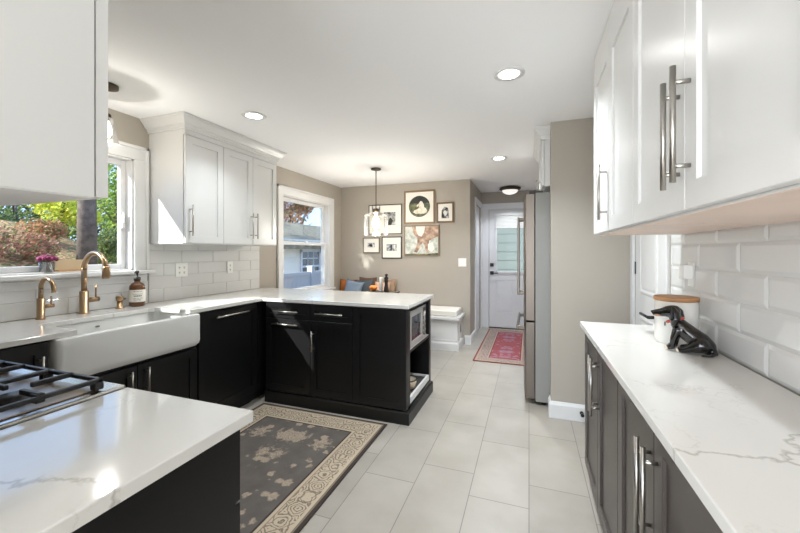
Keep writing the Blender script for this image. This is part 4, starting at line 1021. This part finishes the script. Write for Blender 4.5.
# ---------------------------------------------------------------- outdoors
def ground_mat():
    m = mat('leafy_lawn', (110, 104, 70), .95); n = m.node_tree.nodes; l = m.node_tree.links; b = n['Principled BSDF']
    t = n.new('ShaderNodeTexCoord'); v = n.new('ShaderNodeTexVoronoi'); v.inputs['Scale'].default_value = 20; l.new(t.outputs['Object'], v.inputs['Vector'])
    sx = n.new('ShaderNodeSeparateColor'); l.new(v.outputs['Color'], sx.inputs[0])
    r = n.new('ShaderNodeValToRGB'); el = r.color_ramp.elements
    for i, (p, c) in enumerate(((0, (72, 84, 44)), (.35, (104, 108, 60)), (.6, (150, 96, 66)), (.8, (196, 160, 110)), (1, (120, 70, 56)))):
        if i < 2: el[i].position = p; e_ = el[i]
        else: e_ = el.new(p)
        e_.color = (*s2l(c), 1)
    l.new(sx.outputs[0], r.inputs[0]); l.new(r.outputs[0], b.inputs['Base Color']); return m
GZ = -.6
def hill(x, y):
    a = max(0.0, -x-4.6); w = min(1.0, max(0.0, (9.0-y)/3.5)); w = w*w*(3-2*w)
    return GZ + min(.36*a, 2.75)*w
m = MB(); nx, ny = 60, 90; gv = {}
for i in range(nx+1):
    for j in range(ny+1):
        x, y = -45+i*90/nx*.75, -30+j*.9
        if x > -2: x = x
        gv[i, j] = m.b.verts.new((x, y, hill(x, y)+(random.uniform(-.05, .05) if x < -5 else 0)))
for i in range(nx):
    for j in range(ny): m.b.faces.new((gv[i, j], gv[i+1, j], gv[i+1, j+1], gv[i, j+1])).smooth = True
struct(m.build('ground', ground_mat()))
def leaf_mat(name, cols):
    m = mat(name, (90, 110, 50), .6); n = m.node_tree.nodes; l = m.node_tree.links; b = n['Principled BSDF']
    g = n.new('ShaderNodeNewGeometry'); r = n.new('ShaderNodeValToRGB'); r.color_ramp.interpolation = 'CONSTANT'; el = r.color_ramp.elements
    for i, c in enumerate(cols):
        e_ = el[i] if i < 2 else el.new(.5)
    for i, c in enumerate(cols): el[i].position = i/len(cols); el[i].color = (*s2l(c), 1)
    l.new(g.outputs['Random Per Island'], r.inputs[0]); l.new(r.outputs[0], b.inputs['Base Color'])
    tr = n.new('ShaderNodeBsdfTranslucent'); l.new(r.outputs[0], tr.inputs[0]); mx = n.new('ShaderNodeMixShader'); mx.inputs[0].default_value = .4
    l.new(b.outputs[0], mx.inputs[1]); l.new(tr.outputs[0], mx.inputs[2]); l.new(mx.outputs[0], n['Material Output'].inputs[0]); return m
LG = leaf_mat('green_leaves', [(120, 150, 60), (150, 176, 72), (186, 196, 90), (104, 132, 66)])
LY = leaf_mat('yellow_green_leaves', [(236, 236, 90), (214, 226, 84), (250, 232, 120), (190, 204, 80)])
LR = leaf_mat('red_brown_leaves', [(180, 116, 98), (206, 158, 130), (150, 112, 88), (120, 128, 76)])
LD = leaf_mat('dark_green_leaves', [(84, 108, 60), (120, 134, 74), (150, 156, 84), (96, 112, 68)])
LB = leaf_mat('autumn_brown_leaves', [(186, 126, 92), (160, 124, 84), (206, 156, 118), (130, 126, 76)])
bark = mat('grey_bark', (104, 92, 84), .95, bump=1.0, bscale=14, var=.35, vscale=9)
def crown_mesh(blobs, n, ls, rnd):
    vs, fs = [], []
    for k in range(n):
        c, r = rnd.choice(blobs); d = Vector((rnd.gauss(0, 1), rnd.gauss(0, 1), rnd.gauss(0, 1))).normalized()
        p = Vector(c)+Vector((d.x*r[0], d.y*r[1], d.z*r[2]))*(rnd.random()**.4)
        a = Vector((rnd.gauss(0, 1), rnd.gauss(0, 1), rnd.gauss(0, 1))).normalized(); q = a.orthogonal().normalized(); w_ = a.cross(q)
        s = ls*rnd.uniform(.6, 1.3); i = len(vs)
        vs += [p-q*s, p+w_*s*.5+a*s*.12, p+q*s, p-w_*s*.5+a*s*.12]; fs.append((i, i+1, i+2, i+3))
    me = bpy.data.meshes.new('foliage'); me.from_pydata([tuple(v) for v in vs], [], fs); return me
def tree(name, x, y, h, tr, blobs, n, ls, lm, label, seed, cat='tree', branch=True):
    rnd = random.Random(seed); t = thing(name, (x, y, hill(x, y)-.05), 0, label, cat, 'trees and shrubs outside')
    if tr:
        m = MB(); m.tube([(0, 0, -.1), (0, 0, h*.25), (.03, .02, h*.6), (.0, .05, h)], [tr*1.15, tr, tr*.85, tr*.5], 16)
        if branch:
            for k in range(6):
                a = rnd.uniform(0, 6.28); z = h*rnd.uniform(.45, .9); L = rnd.uniform(.5, 1.1)*h*.25
                m.tube([(0, 0, z), (L*.5*math.cos(a), L*.5*math.sin(a), z+L*.4), (L*math.cos(a), L*math.sin(a), z+L*.7)], [tr*.4, tr*.25, tr*.1], 8)
        m.build('trunk', bark, t)
    me = crown_mesh(blobs, n, ls, rnd); o = bpy.data.objects.new('foliage', me); C.objects.link(o); me.materials.append(lm); o.parent = t
    return t
def at(u, k):   # direction through the window, distance k along the view axis
    a = (u-400)/361; return ((a*.9417-.3364)*k, (a*.3364+.9417)*k)
x, y = at(87, 7.6); tree('oak_tree', x, y, 6.5, .155, [((0, 0, 6), (2, 2, 1.4)), ((-1, .5, 5.4), (1.2, 1.2, .8))], 2500, .09, LG, 'tall tree with a thick grey trunk in the sink window', 1, branch=False)
x, y = at(62, 9.4); tree('maple_tree', x, y, 1.6, .05, [((0, 0, .75), (.55, .55, .45)), ((.3, .3, .5), (.4, .4, .3)), ((-.3, -.3, 1.1), (.5, .5, .4)), ((.1, .1, 1.6), (.6, .6, .5))], 4200, .05, LY, 'bright yellow green maple left of the grey trunk', 2)
x, y = at(114, 11.0); tree('maple_tree', x, y, 2.6, .06, [((0, 0, .7), (.45, .45, .6)), ((0, .2, 1.6), (.5, .5, .7)), ((.1, 0, 2.5), (.6, .6, .7)), ((.1, .1, 3.4), (.7, .7, .7))], 5500, .05, LG, 'green tree with yellow tints right of the grey trunk', 3)
x, y = at(14, 12.5); tree('maple_tree', x, y, 2.4, .06, [((0, 0, .9), (1.1, 1.1, .7)), ((-.4, -.4, 1.7), (.9, .9, .8)), ((.5, 0, 1.0), (.8, .8, .6))], 6500, .06, LD, 'dark green tree at the left side of the sink window', 4)
x, y = at(6, 7.0); tree('barberry_shrub', x, y, .6, 0, [((0, 0, .35), (.5, .5, .35)), ((.2, .4, .3), (.35, .35, .3)), ((-.2, -.3, .45), (.4, .4, .3))], 2600, .035, LR, 'red brown shrub at the lower left of the sink window', 5, 'shrub')
x, y = at(36, 8.4); tree('barberry_shrub', x, y, .6, 0, [((0, 0, .25), (.4, .4, .28)), ((.2, .2, .25), (.3, .3, .25))], 1500, .035, LB, 'low brown leaved shrub below the yellow maple', 6, 'shrub')
x, y = at(104, 8.2); tree('boxwood_shrub', x, y, .6, 0, [((0, 0, .35), (.3, .3, .35)), ((.05, .1, .6), (.25, .25, .3))], 2000, .035, LD, 'green shrub right of the trunk in the sink window', 7, 'shrub')
for i, (u, k, lm) in enumerate(((-8, 17, LD), (36, 15, LD), (66, 18, LG), (90, 13.5, LD), (124, 17.5, LG))):
    x, y = at(u, k); tree('wood_edge_tree', x, y, 5, .12, [((0, 0, 1.4), (.9, .9, 1.3)), ((.1, .1, 3.4), (.9, .9, 1.4)), ((0, 0, .6), (.9, .9, .7))], 5000, .08, lm,
        ['dark tree far left in the back row beyond the sink window', 'dark tree in the back row left of the yellow maple', 'green tree in the back row behind the yellow maple', 'dark tree in the back row behind the grey trunk', 'green tree in the back row behind the right side of the sink window'][i], 20+i)
tree('sun_blocking_tree', -6.7, -1.0, 5.2, .13, [((0, 0, 6.3), (1.5, 1.5, 1.0)), ((.4, .5, 5.4), (1.0, 1.0, .6))], 1500, .09, LG, 'unseen tall tree added to thin the sun reaching the dining window', 50)  # out of view; crown added to break up sun on the dining window
# neighbour's fence and house seen through the dining window
t = thing('vinyl_fence', (-4.9, 8.0, GZ), 0, 'white vinyl fence beyond the dining window', 'fence')
vin = mat('white_vinyl', (196, 200, 206), .4)
m = MB()
for k in range(int(7.2/.15)): m.box(-.012, .012, -3.0+k*.15+.002, -3.0+(k+1)*.15-.002, .05, 1.40)
m.build('fence_boards', vin, t); MB().box(-.025, .025, -3, 4.2, 1.38, 1.46).box(-.025, .025, -3, 4.2, .05, .15).build('rail', vin, t)
for k in range(4): MB().box(-.065, .065, -3+k*2.4-.065, -3+k*2.4+.065, -.1, 1.56).prism([(-.08, -3+k*2.4-.08), (.08, -3+k*2.4-.08), (.08, -3+k*2.4+.08), (-.08, -3+k*2.4+.08)], 1.56, 1.59).build('post', vin, t)
t = thing('neighbour_house', (-6.6, 10.5, GZ), 0, 'white sided neighbour house with a low shingle roof beyond the dining window', 'house')
sid = mat('white_siding', (222, 220, 210), .6); rfm = mat('weathered_shingles', (120, 112, 92), .95, var=.35, vscale=5, bump=.8, bscale=10)
m = MB()
for k in range(14): 
    z0 = k*.165; v = [m.b.verts.new(p) for p in ((.02, -2.3, z0), (.02, 5, z0), (.0, 5, z0+.165), (0, -2.3, z0+.165))]; m.b.faces.new(v)
    v = [m.b.verts.new(p) for p in ((.0, -2.3, z0), (.0, 5, z0), (.02, 5, z0), (.02, -2.3, z0))]; m.b.faces.new(v)
m.box(-4, -.01, -2.3, 5, -.1, 2.2); m.build('siding_wall', sid, t)
m = MB(); rv = [m.b.verts.new(p) for p in ((.35, -2.6, 2.12), (.35, 5.4, 2.12), (-2.1, 5.4, 3.05), (-2.1, -2.6, 3.05), (-4.4, -2.6, 2.12), (-4.4, 5.4, 2.12))]
lo = [m.b.verts.new((v.co.x, v.co.y, v.co.z-.12)) for v in rv]
for q in ((0, 1, 2, 3), (3, 2, 5, 4)): m.b.faces.new([rv[i] for i in q]); m.b.faces.new([lo[i] for i in q][::-1])
for a, b_ in ((0, 1), (1, 2), (2, 5), (5, 4), (4, 3), (3, 0)): m.b.faces.new((rv[a], lo[a], lo[b_], rv[b_]))
m.build('roof', rfm, t)
wy = -.6
m = MB().box(.0, .06, wy-.55, wy-.47, .98, 2.0).box(0, .06, wy+.47, wy+.55, .98, 2.0).box(0, .06, wy-.55, wy+.55, 1.92, 2.02).box(0, .07, wy-.57, wy+.57, .94, 1.02).box(0, .05, wy-.47, wy+.47, 1.44, 1.50)
for a in (-.16, .16): m.box(0.02, .04, wy+a-.012, wy+a+.012, 1.0, 1.95)
for z in (1.23, 1.72): m.box(.02, .04, wy-.47, wy+.47, z-.012, z+.012)
wn = m.build('window', vin, t); MB().box(.021, .026, wy-.47, wy+.47, 1.0, 1.95).build('pane', mat('dark_pane', (84, 92, 92), .1), wn)
x, y = at(291, 20); tree('maple_tree', x, y, 4.6, .14, [((-.3, 0, 5.0), (1.1, 1.1, 1.0)), ((-.2, .2, 4.0), (1.0, 1.0, .7)), ((-1.0, -.6, 5.4), (1.1, 1.1, 1.0)), ((.45, .6, 4.6), (.6, .6, .5))], 3200, .09, LB, 'autumn brown tree above the neighbour roof', 40)
# building across from the hall door
t = thing('garage_building', (-.3, 10.2, GZ), 0, 'pale sided outbuilding seen through the hall door glass', 'building')
m = MB(); sid2 = mat('pale_blue_siding', (104, 112, 106), .6)
for k in range(16):
    z0 = k*.24; m.box(-4, 4, 0.0+.02*0, .3, z0+.012, z0+.24); m.box(-4, 4, .015, .3, z0, z0+.012)
m.build('siding_wall', sid2, t)
MB().box(-.95, -.78, -.03, 0, .0, 2.55).box(.62, .79, -.03, 0, 0, 2.55).build('corner_board', vin, t)
